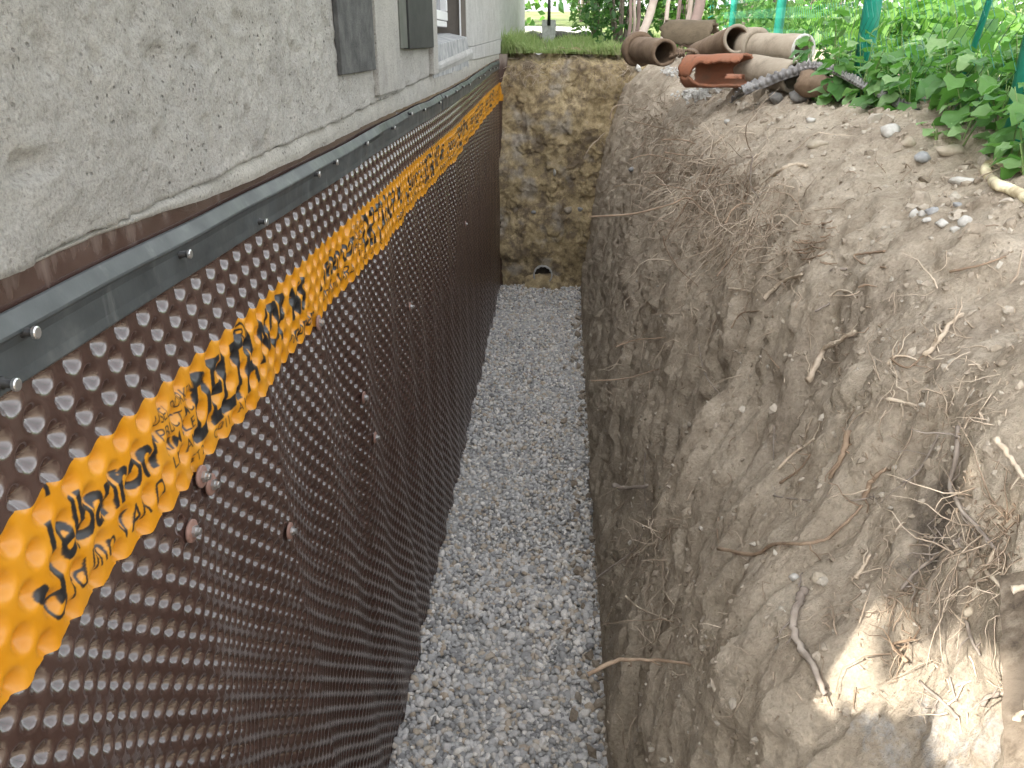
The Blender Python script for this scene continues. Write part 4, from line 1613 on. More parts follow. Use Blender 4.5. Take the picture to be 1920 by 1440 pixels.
# arch fragment between
pipe_thing('small arched pipe fragment between the socket pipe and the red broken one', 'clay_brown', at_y(1296, 112, 4.30), at_y(1290, 116, 4.10), .055, .011, a0=-.1, a1=2.6, seed=4, ragged1=.02, roll=0.2)
pipe_thing('narrow upright shard of pipe beside the mouth of the socket pipe', 'clay_brown', at_y(1272, 104, 4.10), at_y(1270, 122, 4.04), .05, .012, a0=.6, a1=2.2, seed=14, ragged1=.03, ragged0=.03, roll=1.0)
# broken red pipe, opened along its side
pipe_thing('broken pipe lying open along its side with orange red clay inside', 'clay_red', at_y(1288, 134, 3.84), at_y(1402, 132, 3.62), .068, .012, a0=.3 - 3.13, a1=.3 + 3.13, seed=5, ragged0=.012, ragged1=.02, nl=26,
           lens=lambda t: 1 - .27 * float(sstep(.16, .30, np.array(t))), roll=0.0)
pipe_thing('little orange shard on the soil under the broken red pipe', 'clay_red', at_y(1360, 150, 3.52), at_y(1396, 150, 3.48), .022, .009, a0=.2, a1=2.9, seed=6, ragged0=.01, ragged1=.02)
# right grey pipe with its socket
pipe_thing('long dusty grey pipe with a wide socket ring and a broken white edged mouth', 'clay_grey', at_y(1402, 88, 3.98), at_y(1507, 93, 3.66), .060, .009, collar=.065, rim_mat='stone_white', seed=7, ragged1=.012)
# lower grey pipe
pipe_thing('mossy grey pipe lying low in front, half under the black scrap', 'clay_grey', at_y(1392, 127, 3.78), at_y(1492, 145, 3.42), .060, .011, seed=8, ragged0=.03, ragged1=.006)
# brown pipe or boulder-like end under the scrap
pipe_thing('reddish brown pipe stub sticking out from under the black scrap', 'clay_brown', at_y(1511, 155, 3.26), at_y(1600, 178, 2.98), .050, .012, seed=9, ragged0=.02, taper=.7)

# ---- scrap of black dimpled sheet thrown over the pipes
def scrap():
    g = NB('black_dimpled_sheet')
    c = g.ramp(g.noise(20, 5, 0.7), [(0.35, (.07, .065, .065)), (0.7, (.27, .255, .245))])
    m_ = g.finish(c, 0.35, g.bump(g.noise(80, 4), 0.15, 0.003), 0.5)
    path = smooth_path([at_y(1392, 165, 3.36), at_y(1425, 150, 3.38), at_y(1462, 134, 3.36), at_y(1500, 123, 3.33), at_y(1540, 122, 3.2), at_y(1580, 137, 3.0),
                        at_y(1620, 159, 2.80), at_y(1655, 177, 2.63), at_y(1690, 195, 2.48)], 7)
    n = len(path)
    acc = [0]
    for i in range(1, n):
        acc.append(acc[-1] + (path[i] - path[i - 1]).length)
    Ltot = acc[-1]
    NU, NV = 220, 44
    width = 0.30
    us = np.linspace(0, Ltot, NU)
    px3 = np.stack([np.interp(us, acc, [p[k] for p in path]) for k in range(3)], -1)
    tang = np.gradient(px3, us, axis=0)
    tang /= np.linalg.norm(tang, axis=1)[:, None]
    back = np.array([0.35, 0.93, -0.02])
    V_ = np.zeros((NU, NV, 3))
    for j in range(NV):
        v = j / (NV - 1) * width * 0.36
        side = back - tang * (tang @ back)[:, None]
        side /= np.linalg.norm(side, axis=1)[:, None]
        nrm = np.cross(tang, side)
        nrm *= np.sign(nrm[:, 2:3] + 1e-9)
        pit = 0.028
        du = us / pit
        dv = np.full(NU, v / pit)
        ru = (du - np.round(du)) * pit
        rv = (dv - np.round(dv)) * pit
        b_ = sstep(1.0, 0.3, np.sqrt(ru ** 2 + rv ** 2) / 0.012)
        sag = 0.12 * (v / 0.11) ** 2 * 0.3
        V_[:, j] = px3 + side * v + nrm * (0.011 * b_)[:, None] + np.array([0, 0, -1]) * sag
        V_[:, j] += 0.004 * np.sin(us * 30)[:, None] * np.array([0, 0, 1])
    ii = np.arange(NU * NV).reshape(NU, NV)
    Q = np.stack([ii[:-1, :-1], ii[1:, :-1], ii[1:, 1:], ii[:-1, 1:]], -1).reshape(-1, 4)
    # front flange: the sheet is folded so its dimpled edge faces the trench
    W_ = np.zeros((NU, 16, 3))
    for j in range(16):
        v = j / 15 * 0.036
        nrm = np.cross(tang, np.broadcast_to(back, tang.shape))
        nrm *= np.sign(nrm[:, 2:3] + 1e-9)
        pit = 0.026
        ru = (us / pit - np.round(us / pit)) * pit
        rv = v - 0.018
        b_ = sstep(1.0, 0.3, np.sqrt((ru / 1.0) ** 2 + (rv * .7) ** 2) / 0.0115)
        W_[:, j] = px3 - nrm * v + np.array([-0.35, -0.93, 0]) * (0.004 + 0.010 * b_)[:, None]
    n0 = NU * NV
    jj = np.arange(NU * 16).reshape(NU, 16) + n0
    Q2 = np.stack([jj[:-1, :-1], jj[:-1, 1:], jj[1:, 1:], jj[1:, :-1]], -1).reshape(-1, 4)
    Q3 = np.stack([ii[:-1, 0], jj[:-1, 0], jj[1:, 0], ii[1:, 0]], -1)
    Vall = np.concatenate([V_.reshape(-1, 3), W_.reshape(-1, 3)])
    o = link('membrane_scrap', mesh_np('membrane_scrap', Vall, [Q, Q2, Q3], True, [m_]), None, None,
             label='bent strip of black dimpled sheet thrown over the pipes', category='membrane scrap')
    md = o.modifiers.new('thickness', 'SOLIDIFY')
    md.thickness = 0.002


scrap()

# ---- yellow hose at the right edge
M['hose'] = simple('muddy_yellow_hose', (.46, .37, .23), (.76, .69, .48), 25, 0.6, 0.3, 0.003, lo=.4, hi=.6)


def hose():
    pts = []
    for (px, py, l) in ((1985, 318, .012), (1935, 322, .012), (1905, 317, .012), (1878, 312, .012), (1856, 312, .011), (1847, 322, .010), (1853, 334, .010), (1860, 342, .010), (1868, 352, .011), (1885, 358, .012), (1910, 370, .012), (1950, 395, .012)):
        p, nr = on_bank(px, py)
        pts.append(p + Vector((0, 0, l * 0.5)))
    P = smooth_path(pts, 12)
    rad = [0.0100 + 0.0010 * math.sin(i * 1.9) for i in range(len(P))]
    mb = MB()
    mb.tube(P, rad, 12)
    root = thing('yellow_hose', 'muddy yellow corrugated hose bent double on the bank at the right edge', 'hose')
    h = mb.build('hose_tube', M['hose'], root, True)
    i0 = int(len(P) * .60)
    mb = MB()
    mb.tube(P[i0 - 3:i0 + 5], 0.0128, 12)
    mb.build('muddy_joint', M['stone_tan'], root, True)


hose()

# ---- old board standing against the near bank
def plank():
    g = NB('weathered_wood')
    gr = g.noise(60, 6, 0.7, g.mapv(scale=(1, 1, .05)))
    c = g.ramp(gr, [(0.3, (.045, .033, .024)), (0.5, (.12, .095, .07)), (0.7, (.21, .175, .135))])
    c = g.mix(g.ramp(g.noise(9, 5, 0.7), [(0.5, 0.0), (0.62, 1.0)]), c, (.14, .112, .085))
    m_ = g.finish(c, 0.9, g.bump(gr, 0.6, 0.006), 0.2)
    pt = on_bank(1884, 1160)[0] - sight(1884, 1160) * 0.02
    pb = on_bank(1890, 1440)[0] - sight(1890, 1440) * 0.03
    d = (pt - pb).normalized()
    side = Vector((0.42, -0.9, 0)).normalized()
    side = (side - d * side.dot(d)).normalized()
    nrm = side.cross(d).normalized()
    if nrm.x > 0:
        nrm = -nrm
    n = 40
    L = (pt - pb).length + 0.35
    V_, F_ = [], []
    q = random.Random(4)
    for i in range(n + 1):
        c0_ = pb - d * 0.30 + d * (L * i / n)
        for (s_, t_) in ((0, 0), (0.0, .018), (.05, .021), (.10, .018), (.135, .019), (.14, 0)):
            v = c0_ + side * (s_ + q.uniform(-.0012, .0012)) + nrm * (t_ + q.uniform(-.0012, .0012))
            if i == n:
                v = v - d * (0.012 * math.sin(s_ * 70) + q.uniform(0, .012))
            V_.append(v)
    for i in range(n):
        for k in range(6):
            k2 = (k + 1) % 6
            F_.append((i * 6 + k, (i + 1) * 6 + k, (i + 1) * 6 + k2, i * 6 + k2))
    F_.append(tuple(range(6)))
    F_.append(tuple(range(n * 6, n * 6 + 6))[::-1])
    mb = MB()
    mb.add(V_, F_)
    mb.build('old_board', m_, None, False, label='weathered wooden board standing against the near bank at the right edge', category='board')


plank()

# ------------------------------------------------------------------ greenery
def leaf_mat(name, a, b, under, gloss=0.45, trans=0.35):
    g = NB(name)
    r = g.n('ShaderNodeNewGeometry').outputs['Random Per Island']
    o = g.n('ShaderNodeObjectInfo').outputs['Random']
    c = g.ramp(g.math('FRACT', g.math('ADD', r, o)), [(0.0, a), (1.0, b)])
    c = g.mix(0.35, c, g.ramp(g.noise(35, 4, 0.6), [(0.3, 0.6), (0.7, 1.35)]), 'MULTIPLY')
    return g.finish(c, gloss, g.bump(g.noise(90, 3, 0.6), 0.25, 0.002), 0.45, trans=(trans, under))


M['leaf'] = leaf_mat('weed_leaf', (.06, .165, .045), (.135, .275, .075), (.16, .42, .06))
M['leaf_pale'] = leaf_mat('pale_weed_leaf', (.16, .29, .10), (.24, .38, .16), (.25, .5, .12))
M['leaf_bush'] = leaf_mat('bush_leaf', (.035, .11, .022), (.12, .23, .045), (.16, .40, .05), 0.5, 0.4)
M['leaf_dark'] = leaf_mat('thicket_leaf', (.025, .075, .025), (.07, .15, .04), (.09, .25, .04), 0.5, 0.35)
M['leaf_lit'] = leaf_mat('hedge_leaf', (.08, .17, .04), (.20, .30, .10), (.25, .5, .12), 0.5, 0.4)
M['stem'] = simple('green_stem', (.10, .18, .05), (.19, .26, .09), 10, 0.6, 0.0)
M['bark'] = simple('grey_bark', (.13, .105, .085), (.24, .20, .165), 12, 0.9, 0.6, 0.008, fine=60)
M['stake_pale'] = simple('pale_stake_wood', (.36, .29, .235), (.50, .42, .355), 8, 0.85, 0.4, 0.004, fine=60)
M['stake_dark'] = simple('purple_brown_stake_wood', (.19, .135, .115), (.28, .205, .175), 8, 0.85, 0.4, 0.004, fine=60)


def leaf_geo(kind):
    """leaf in the XY plane, base at origin, tip at +Y, folded along the midrib, toothed edge; length 1"""
    q = random.Random(kind)
    n = 7
    wid = [0.0, .25, .37, .39, .33, .20, 0.0] if kind % 2 else [0.0, .36, .46, .42, .30, .15, 0.0]
    V_, F_ = [], []
    for i in range(n):
        t = i / (n - 1)
        y = t
        z = -0.22 * t * t + 0.05 * math.sin(t * 9 + kind)
        wdt = wid[i] * (1 + (0.10 if i % 2 else -0.06))
        lift = 0.10 + 0.05 * q.uniform(-1, 1)
        back_ = -0.06 if i == 1 else 0.0
        V_.append((-wdt, y + back_, z + lift * wdt / .4))
        V_.append((-wdt * .5, y + back_ * .5, z + lift * wdt / .4 * .75 + 0.012 * (i % 2)))
        V_.append((0, y, z))
        V_.append((wdt * .5, y + back_ * .5, z + lift * wdt / .4 * .75 + 0.012 * ((i + 1) % 2)))
        V_.append((wdt, y + back_, z + lift * wdt / .4))
    for i in range(n - 1):
        for k in range(4):
            p = i * 5 + k
            F_.append((p, p + 1, p + 6, p + 5))
    return V_, F_


LEAVES = []
for k in range(4):
    V_, F_ = leaf_geo(k)
    for mt in ('leaf', 'leaf', 'leaf_pale'):
        me = bpy.data.meshes.new('leaf')
        me.from_pydata(V_, [], F_)
        me.polygons.foreach_set('use_smooth', [True] * len(F_))
        me.materials.append(M[mt])
        LEAVES.append(me)

WG = 'broad leaved weeds along the fence'
n_leaf = 0


def weed(x, y, h, nl, size, label, spread=0.10, pale=0.25, lean=(0, 0)):
    global n_leaf
    z0 = bank_top(x, y) - 0.01
    root = thing('weed', label, 'weed', (x, y, z0), WG)
    mb = MB()
    ns = max(2, nl // 6)
    tops = []
    for s_ in range(ns):
        a = rr.uniform(0, 6.28)
        bx_, by_ = spread * rr.uniform(.2, 1) * math.cos(a), spread * rr.uniform(.2, 1) * math.sin(a)
        hh = h * rr.uniform(.6, 1.05)
        P = smooth_path([(bx_ * .2, by_ * .2, 0), (bx_ * .6 + lean[0] * .4, by_ * .6 + lean[1] * .4, hh * .55), (bx_ + lean[0], by_ + lean[1], hh)], 4)
        mb.tube(P, [0.0028 * (1 - .6 * i / (len(P) - 1)) for i in range(len(P))], 5)
        tops.append(P)
    stem = mb.build('stem', M['stem'], root, True)
    for k in range(nl):
        P = tops[k % ns]
        t = 1 - (k // ns) / max(1, nl / ns) * 0.85
        p = P[int(t * (len(P) - 1))]
        a = rr.uniform(0, 2 * math.pi)
        s_ = size * rr.uniform(.65, 1.15) * (0.75 + 0.4 * (1 - t))
        me = LEAVES[rr.randrange(4) * 3 + (2 if rr.random() < pale else 0)]
        o = link('leaf', me, root, p)
        pitch = rr.uniform(-0.75, 0.35)
        o.rotation_euler = (pitch, rr.uniform(-.45, .45), a)
        o.scale = (s_, s_, s_)
        off_ = Vector((-math.sin(a), math.cos(a), 0)) * 0.02
        o.location = Vector(p) + off_
        n_leaf += 1
    return root


WL = ('broad leaved weed in the dense row of nettle like greenery before the fence',)

spots_w = []
# (x, y, height, leaves, size)
for (px, py, y, h, nl, sz, lb, pale) in (
        (1560, 140, 3.35, .17, 14, .075, 'low dark leaved weed filling the gap right of the grey pipe mouth', .1),
        (1595, 148, 3.15, .16, 14, .075, WL[0], .1),
        (1655, 160, 2.92, .15, 16, .075, WL[0], .1),
        (1705, 180, 2.62, .16, 16, .072, WL[0], .1),
        (1735, 205, 2.25, .17, 21, .07, WL[0], .1),
        (1775, 215, 2.10, .17, 21, .066, WL[0], .15),
        (1815, 228, 1.95, .17, 21, .064, WL[0], .1),
        (1855, 240, 1.82, .17, 21, .06, WL[0], .2),
        (1895, 255, 1.72, .17, 21, .06, WL[0], .2),
        (1935, 268, 1.62, .17, 21, .06, WL[0], .2),
        (1975, 280, 1.55, .17, 12, .06, WL[0], .2),
        (1504, 120, 3.32, .24, 22, .075, WL[0], .4),
        (1542, 130, 3.08, .20, 22, .075, WL[0], .3),
        (1580, 140, 2.84, .20, 26, .078, WL[0], .2),
        (1614, 152, 2.74, .19, 26, .075, WL[0], .2),
        (1646, 165, 2.62, .15, 22, .07, WL[0], .2),
        (1674, 178, 2.50, .14, 20, .066, WL[0], .2),
        (1590, 130, 3.25, .22, 22, .085, WL[0], .5),
        (1635, 140, 3.05, .20, 22, .085, WL[0], .4),
        (1680, 150, 2.9, .20, 22, .08, WL[0], .2),
        (1715, 165, 2.7, .20, 22, .08, WL[0], .2),
        (1750, 190, 2.36, .20, 22, .075, WL[0], .3),
        (1795, 205, 2.2, .20, 22, .07, WL[0], .2),
        (1845, 218, 2.04, .20, 22, .068, WL[0], .2),
        (1895, 235, 1.9, .20, 22, .066, WL[0], .3),
        (1760, 218, 2.05, .08, 6, .05, 'pale young weed with round light leaves in front of the dark row', 1.0),
        (1722, 212, 2.10, .05, 4, .06, 'tiny pale seedling at the end of the black scrap', .8),
        (1880, 268, 1.62, .07, 8, .045, 'small yellow green weed at the foot of the row by the right edge', .6),
        (1500, 120, 3.55, .30, 14, .075, 'tall weed with light leaves rising behind the grey pipe mouth', .6),
        (1545, 120, 3.35, .36, 26, .08, WL[0], .2),
        (1600, 130, 3.15, .30, 26, .08, WL[0], .2),
        (1670, 150, 2.85, .26, 26, .075, WL[0], .2),
        (1720, 160, 2.65, .27, 26, .075, WL[0], .2),
        (1775, 170, 2.45, .26, 26, .07, WL[0], .2),
        (1830, 190, 2.25, .25, 26, .068, WL[0], .2),
        (1880, 195, 2.1, .25, 26, .066, WL[0], .3),
        (1930, 205, 1.98, .25, 16, .066, WL[0], .3)):
    p = at_y(px, py, y)
    weed(max(1.3, min(p.x, 2.6)) + 0.06, y, h, nl, sz, lb, 0.10 if nl > 8 else 0.05, pale)


def leaf_cloud(r, centre, radii, n, size, hollow=0.3, flat=0.0):
    """leaf-sized quads spread unevenly through a crown; returns V, F"""
    u = r.normal(size=(n, 3))
    u /= np.linalg.norm(u, axis=1)[:, None]
    rad = (hollow + (1 - hollow) * r.uniform(0, 1, n) ** 0.5)
    P = u * rad[:, None]
    # clumps and gaps
    dens = fbm(P[:, 0] * 2.3 + centre[0], P[:, 1] * 2.3 + centre[1], P[:, 2] * 2.3, 3, seed=5)
    keep = dens > -0.14
    P = P[keep]
    n = len(P)
    bump_ = 1 + 0.22 * fbm(u[keep][:, 0] * 2 + centre[0] * 3, u[keep][:, 1] * 2, u[keep][:, 2] * 2, 2, seed=8)
    P = P * bump_[:, None] * np.array(radii) + np.array(centre)
    s_ = size * r.uniform(.6, 1.35, n)
    nrm = r.normal(size=(n, 3)) + np.array([0, 0, 0.8])
    nrm /= np.linalg.norm(nrm, axis=1)[:, None]
    t1 = np.cross(nrm, r.normal(size=(n, 3)))
    t1 /= np.linalg.norm(t1, axis=1)[:, None] + 1e-9
    t2 = np.cross(nrm, t1)
    a = t1 * s_[:, None]
    b = t2 * (s_ * 0.62)[:, None]
    dz = nrm * (s_ * 0.18)[:, None]
    V = np.stack([P - a, P - b * 0.9 + dz, P + a * 1.05, P + b * 0.9 + dz], 1).reshape(-1, 3)
    F = np.arange(n * 4).reshape(n, 4)
    return V, np.concatenate([F[:, [0, 1, 2]], F[:, [0, 2, 3]]])


def shrub(name, label, cat, x, y, z0, radii, n, size, mat, seed, group=None, zc=None, trunk=True):
    r = np.random.default_rng(seed)
    root = thing(name, label, cat, (x, y, z0), group)
    c = (0, 0, zc if zc is not None else radii[2] * 0.95)
    V, F = leaf_cloud(r, c, radii, n, size)
    link('crown', mesh_np('crown', V, [F], True, [M[mat]]), root)
    if trunk:
        mb = MB()
        q = random.Random(seed)
        for k in range(7):
            a = q.uniform(0, 6.28)
            e = Vector((math.cos(a) * radii[0] * q.uniform(.3, .75), math.sin(a) * radii[1] * q.uniform(.3, .75), c[2] + radii[2] * q.uniform(-.1, .6)))
            P = smooth_path([(0.02 * math.cos(a), 0.02 * math.sin(a), -0.1), tuple(e * .45 + Vector((0, 0, .1))), tuple(e)], 4)
            mb.tube(P, [0.022 * radii[2] * (1 - .75 * i / (len(P) - 1)) for i in range(len(P))], 5)
        mb.build('trunk', M['bark'], root, True)
    return root


# weeds and brambles further along and beyond the fence: one mass of undergrowth
r_ = np.random.default_rng(77)
Vu, Fu, off = [], [], 0
for k in range(42):
    y = r_.uniform(2.1, 8.5)
    x = (1.85 + 0.03 * y) + abs(r_.normal(0, 0.55)) + 0.12
    z = float(ground_z(min(y, 8)))
    hh = r_.uniform(.10, .26)
    V, F = leaf_cloud(r_, (x, y, z + hh * .8), (r_.uniform(.15, .35), r_.uniform(.15, .35), hh), 230, 0.034, 0.1)
    Vu.append(V)
    Fu.append(F + off)
    off += len(V)
link('undergrowth', mesh_np('undergrowth', np.concatenate(Vu), [np.concatenate(Fu)], True, [M['leaf_bush']]), kind='stuff', label='mass of light green brambles beyond the fence')

# ---- chain link fence
M['fence_green'] = simple('green_coated_steel', (.012, .21, .15), (.03, .29, .215), 12, 0.35, 0.05, 0.002)
M['wire'] = simple('green_wire', (.015, .10, .07), (.03, .15, .11), 12, 0.45, 0.0)
fence = thing('chain_link_fence', 'green chain link fence on round green posts behind the weeds', 'fence')
FP = [(1.62, 0.6), (1.545, 1.95), (1.612, 3.2), (1.83, 5.35), (2.05, 7.9), (2.3, 10.5)]
TILT = [0, 0.02, 0.035, 0.0, 0, 0]
for k, (x, y) in enumerate(FP):
    z = float(ground_z(min(y, 9)))
    mb = MB()
    mb.tube([(x, y, z - .15), (x + .02 * TILT[k] * 10, y, z + 1.3)], 0.032 if k < 3 else 0.028, 14)
    pst = mb.build('post', M['fence_green'], fence, True)
    mb = MB()
    mb.tube([(x + .2 * TILT[k], y, z + 1.301), (x + .2 * TILT[k], y, z + 1.325), (x + .2 * TILT[k], y, z + 1.333)], [.033, .033, .02], 14)
    mb.build('post_cap', M['fence_green'], pst, True)
# bracing strut at the right post
mb = MB()
mb.tube([(1.56, 2.35, float(ground_z(2.3)) - .1), (1.53, 2.0, 2.9)], 0.008, 8)
mb.build('brace', M['fence_green'], fence, True)
mb = MB()
cell = 0.055
for k in range(len(FP) - 1):
    a, b = Vector((*FP[k], 0)), Vector((*FP[k + 1], 0))
    L = (b - a).length
    n = int(L / cell)
    d = (b - a) / L
    nrm = Vector((-d.y, d.x, 0)) * 0.034
    for i in range(n):
        rows = 19
        P = []
        for j in range(rows + 1):
            s_ = (i + (0.5 if j % 2 else -0.5) * 1.04 + 0.5) * cell
            p = a + d * s_ + nrm * (1 if j % 2 else 0.94)
            zz_ = float(ground_z(min(p.y, 9))) + 0.03 + j * cell * 1.0
            P.append((p.x, p.y, zz_))
        V, F = tube_np(P, 0.0009, 3, False)
        mb.add(V, F)
    for zz_ in (0.05, 0.55, 1.05):
        p0, p1 = a + nrm, b + nrm
        mb.tube([(p0.x, p0.y, float(ground_z(min(p0.y, 9))) + zz_), (p1.x, p1.y, float(ground_z(min(p1.y, 9))) + zz_)], 0.0017, 4)
mb.build('wire_mesh', M['wire'], fence, False)

# ---- wooden stakes leaning together beyond the pipes
SG = 'wooden stakes leaning in the thicket'
for k, (b_, t_, yb_, yt, r0, mt, lb) in enumerate((
        ((1178, 62), (1190, -60), 6.0, 6.15, .012, 'stake_dark', 'thin dark stake at the left of the leaning bundle'),
        ((1186, 62), (1196, -60), 6.05, 6.1, .011, 'stake_pale', 'thin pale stake second from the left in the bundle'),
        ((1193, 60), (1206, -60), 6.15, 6.2, .014, 'stake_dark', 'thin stake just left of the thick pale one'),
        ((1197, 78), (1262, -95), 5.6, 6.1, .027, 'stake_pale', 'thick pale stake leaning to the right before the thicket'),
        ((1239, 78), (1268, -60), 5.7, 6.0, .015, 'stake_pale', 'slim stake standing alone between the thick pale one and the pipes'),
        ((1264, 60), (1290, -70), 6.2, 6.4, .014, 'stake_dark', 'slim brown stake behind the dark shell of pipe'),
        ((1284, 55), (1312, -70), 6.1, 6.3, .017, 'stake_pale', 'pale stake left of the thick purple brown one'),
        ((1298, 52), (1340, -90), 5.9, 6.1, .036, 'stake_dark', 'thickest stake, purple brown, above the heap of pipes'))):
    A = at_y(*b_, yb_)
    B = at_y(*t_, yt)
    A = A - (B - A).normalized() * 0.12
    P = smooth_path([A, A.lerp(B, .35) + Vector((.008, 0, 0)), A.lerp(B, .7) - Vector((.006, 0, 0)), B + (B - A) * 0.7], 5)
    mb = MB()
    mb.tube(P, [r0 * (1.06 - .2 * i / (len(P) - 1)) * (1 + .05 * rr.uniform(-1, 1)) for i in range(len(P))], 9)
    o = mb.build('wooden_stake', M[mt], None, True, label=lb, category='stake', group=SG)

# ---- spade standing in the grass
def spade():
    y = 10.2
    g0 = float(gz_all(np.array(0.45), np.array(y)))
    p = at_y(1029, 60, y)
    root = thing('garden_spade', 'spade with a light blade standing in the grass beyond the house corner', 'spade', (p.x, y, g0))
    mb = MB()
    out = [(-.075, 0, .26), (-.085, .004, .20), (-.075, .004, .08), (-.03, .002, -.02), (.03, .002, -.02), (.075, .004, .08), (.085, .004, .20), (.075, 0, .26)]
    V_ = [(x, yy_, z) for x, yy_, z in out] + [(x, yy_ + .006, z) for x, yy_, z in out]
    n = len(out)
    mb.add(V_, [tuple(range(n)), tuple(range(2 * n - 1, n - 1, -1))] + [(i, n + i, n + (i + 1) % n, (i + 1) % n) for i in range(n)])
    mb.build('blade', M['pipe_grey'], root)
    mb = MB()
    mb.tube([(0, .003, .20), (0, .003, .50)], [.02, .017], 10)
    mb.build('socket', M['nail_dark'], root, True)
    mb = MB()
    mb.tube([(0, .003, .501), (0, .003, .60), (0, .003, .95)], [.022, .032, .034], 10)
    hd = mb.build('handle', M['stake_dark'], root, True)
    mb = MB()
    mb.tube([(-.07, .003, .97), (.07, .003, .97)], .018, 8)
    mb.build('grip', M['stake_dark'], hd, True)


spade()
# rubble at the edge of the grass
RG = 'rubble stones at the end of the lawn'
for k, (px, py, dm, lb) in enumerate(((1000, 45, (.22, .2, .16), 'dark rubble stone nearest the house corner'), (1017, 50, (.2, .18, .14), 'dark rubble stone left of the spade'),
                                      (1036, 50, (.24, .2, .16), 'grey rubble stone right of the spade'), (1052, 54, (.26, .2, .16), 'wide grey rubble stone in the middle of the row'),
                                      (1070, 58, (.24, .2, .14), 'low rubble stone before the dark thicket'), (1092, 62, (.28, .2, .13), 'flat dark rubble stone by the thicket'),
                                      (1116, 64, (.22, .2, .12), 'last low rubble stone under the thicket'))):
    y = 11.0
    p = at_y(px, py, y)
    stone_obj(0, 0, dm, 'stone_dark', lb, RG, k * .7, 80 + k, (p.x, y, float(gz_all(np.array(p.x), np.array(y))) + dm[2] * .3))

# ---- grass on the lawn
def grass():
    r = np.random.default_rng(31)
    n = 17000
    y = 7.43 + 5.5 * r.uniform(0, 1, n) ** 1.6
    x = r.uniform(0.0, 2.1, n)
    keep = (x < 1.15 + 0.20 * (y - 7.4)) | (r.uniform(0, 1, n) < .25)
    x, y = x[keep], y[keep]
    # ragged fringe on the lip of the trench and on the far bank
    xf = r.uniform(0.03, 1.2, 4200)
    yf = Y_END + 0.05 + 0.16 * r.uniform(0, 1, 4200)
    x, y = np.concatenate([x, xf]), np.concatenate([y, yf])
    n = len(x)
    clump = fbm(x * 3, y * 3, 0 * x, 3, seed=7)
    z = gz_all(x, y) - 0.01
    h = r.uniform(.03, .085, n) * (1.0 + 0.9 * clump)
    h = np.where(x < 0.30, h * 1.6, h)
    a = r.uniform(0, 6.28, n)
    w_ = r.uniform(.0022, .0045, n) * (1 + (y - 7) * .12)
    lean = r.normal(0, .45, (n, 2)) * h[:, None]
    ca, sa = np.cos(a) * w_, np.sin(a) * w_
    fr = np.arange(n) >= n - 4200
    lean[fr, 1] = -h[fr] * r.uniform(.1, 1.1, fr.sum())
    tipz = np.where(fr, r.uniform(-.4, .9, n), 1.0)
    V = np.stack([np.stack([x - ca, y - sa, z], -1), np.stack([x + ca, y + sa, z], -1),
                  np.stack([x + lean[:, 0] * .4 + ca * .7, y + lean[:, 1] * .4 + sa * .7, z + h * .6], -1),
                  np.stack([x + lean[:, 0] * .4 - ca * .7, y + lean[:, 1] * .4 - sa * .7, z + h * .6], -1),
                  np.stack([x + lean[:, 0], y + lean[:, 1], z + h * tipz], -1)], 1).reshape(-1, 3)
    i = np.arange(n)[:, None] * 5
    me = mesh_np('grass', V, [i + np.array([[0, 1, 2, 3]]), i + np.array([[3, 2, 4]])], False, [M['grass']])
    link('grass', me, kind='stuff', label='short bright lawn grass behind the trench')


M['grass'] = leaf_mat('grass_blade', (.20, .30, .09), (.42, .46, .22), (.4, .55, .18), 0.6, 0.35)
grass()

# ---- thicket, bushes and hedge behind
shrub('bush', 'dark dense bush behind the leaning stakes', 'bush', 1.12, 8.6, float(ground_z(8.6)), (.50, .6, .9), 3600, .035, 'leaf_dark', 201)
shrub('bush', 'light green bush left of the dark thicket', 'bush', .98, 10.6, float(ground_z(10)), (.42, .6, .8), 2200, .038, 'leaf_lit', 202)
shrub('bush', 'dark green bush between the stakes and the fence', 'bush', 1.75, 8.6, float(ground_z(8.6)), (.45, .55, .85), 3000, .036, 'leaf_bush', 203)
BG = 'sunlit bushes beyond the fence'
for k, (x, y, rx, rz, n, mt, lb) in enumerate((
        (2.9, 9.0, .9, .75, 2200, 'leaf_lit', 'sunlit bush seen through the far fence panel'),
        (4.1, 8.2, 1.0, .8, 2200, 'leaf_lit', 'sunlit bush behind the thick green post'),
        (5.2, 7.6, 1.0, .62, 1800, 'leaf_lit', 'low sunlit bush right of the thick green post'),
        (6.3, 8.0, 1.0, .66, 1800, 'leaf_lit', 'low sunlit bush in the middle of the bright garden'),
        (6.2, 6.0, .8, .45, 1400, 'leaf_lit', 'small sunlit bush near the right edge'),
        (3.3, 12.0, 1.3, 1.5, 2600, 'leaf_bush', 'tall bush far behind the fence corner'))):
    shrub('bush', lb, 'bush', x, y, float(gz_all(np.array(x), np.array(y))), (rx, rx, rz), n, .05, mt, 300 + k, BG)
HG = 'tall hedge trees closing the view'
for k in range(15):
    a = math.radians(-14 + k * 5.2)
    R = 20 + 2.2 * math.sin(k * 2.3)
    x, y = CAM.x + R * math.sin(a), R * math.cos(a)
    rx = 1.35
    z = float(gz_all(np.array(x), np.array(y)))
    lbs = ('leafy tree closing the view behind the house', 'leafy tree in the row behind the garden, part of a continuous green wall')
    shrub('tree', lbs[0] if k < 3 else lbs[1], 'tree', x, y, z, (rx, rx, 2.6 + .5 * math.sin(k * 1.7)), 1700, .11, 'leaf_bush' if k % 3 else 'leaf_dark', 400 + k, HG, zc=2.2)
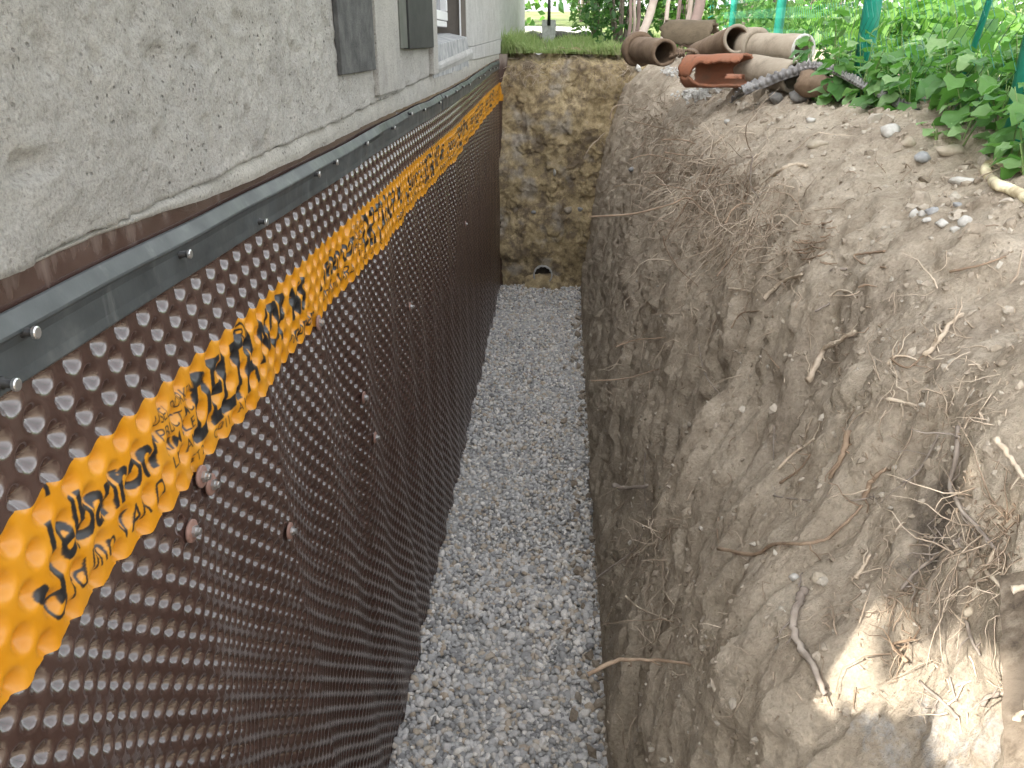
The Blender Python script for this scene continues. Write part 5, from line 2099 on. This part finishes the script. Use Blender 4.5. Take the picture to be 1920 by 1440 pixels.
# tree behind the photographer, whose crown shades the bank
t0 = Vector((1.05, 0.97, 1.49))
vperp = to_sun.cross(to_sun.cross(Vector((0, 0, 1)))).normalized()
if vperp.z < 0:
    vperp = -vperp
cc = t0 + to_sun * 3.3 + vperp * 0.82
tree = shrub('tree', 'tree behind the photographer whose crown shades the bank', 'tree', cc.x - .35, cc.y - 1.0, 1.94, (.1, .1, .1), 10, .02, 'leaf_bush', 500, trunk=False)
for ch in list(tree.children):
    bpy.data.objects.remove(ch)
V, F = leaf_cloud(np.random.default_rng(500), (0, 0, 0), (.82, .82, .80), 6500, .065, 0.05)
link('crown', mesh_np('crown', V, [F], True, [M['leaf_bush']]), tree, (.35, 1.0, cc.z - 1.94))
mb = MB()
mb.tube(smooth_path([(0, 0, -.1), (.02, .1, 1.2), (.2, .6, 2.2), (.35, 1.0, cc.z - 1.94)], 5), [.09, .085, .08, .075, .07, .068, .065, .06, .058, .055, .05, .045, .04, .035, .03, .02], 9)
mb.build('trunk', M['bark'], tree, True)
shrub('shrub', 'unseen low shrub added at the near house corner to shade the lower bank', 'shrub', -.30, -.17, 1.90, (.30, .30, .30), 3000, .04, 'leaf_bush', 505, zc=.24)  # added out of view to end the sun patch at its lower edge
# pale sunlit path beyond the lawn and the garden ground
mb = MB()
pp = [(-1.5, 13.2), (1.25, 12.6), (1.6, 17), (-1.5, 18)]
n = 12
xs, ys = np.linspace(-2.5, 1.25, 20), np.linspace(12.2, 18.0, 24)
X_, Y_ = np.meshgrid(xs, ys)
Z_ = gz_all(X_, Y_) + 0.012
ii = np.arange(X_.size).reshape(X_.shape)
Q = np.stack([ii[:-1, :-1], ii[:-1, 1:], ii[1:, 1:], ii[1:, :-1]], -1).reshape(-1, 4)
link('path', mesh_np('path', np.stack([X_, Y_, Z_], -1).reshape(-1, 3), [Q], True, [M['pale']]), kind='structure')
xs, ys = np.linspace(3.3, 9.5, 40), np.linspace(4.0, 17, 50)
X_, Y_ = np.meshgrid(xs, ys)
Z_ = gz_all(X_, Y_) + 0.012
ii = np.arange(X_.size).reshape(X_.shape)
Q = np.stack([ii[:-1, :-1], ii[:-1, 1:], ii[1:, 1:], ii[1:, :-1]], -1).reshape(-1, 4)
link('gravel_yard', mesh_np('gravel_yard', np.stack([X_, Y_, Z_], -1).reshape(-1, 3), [Q], True, [M['pale']]), kind='structure')
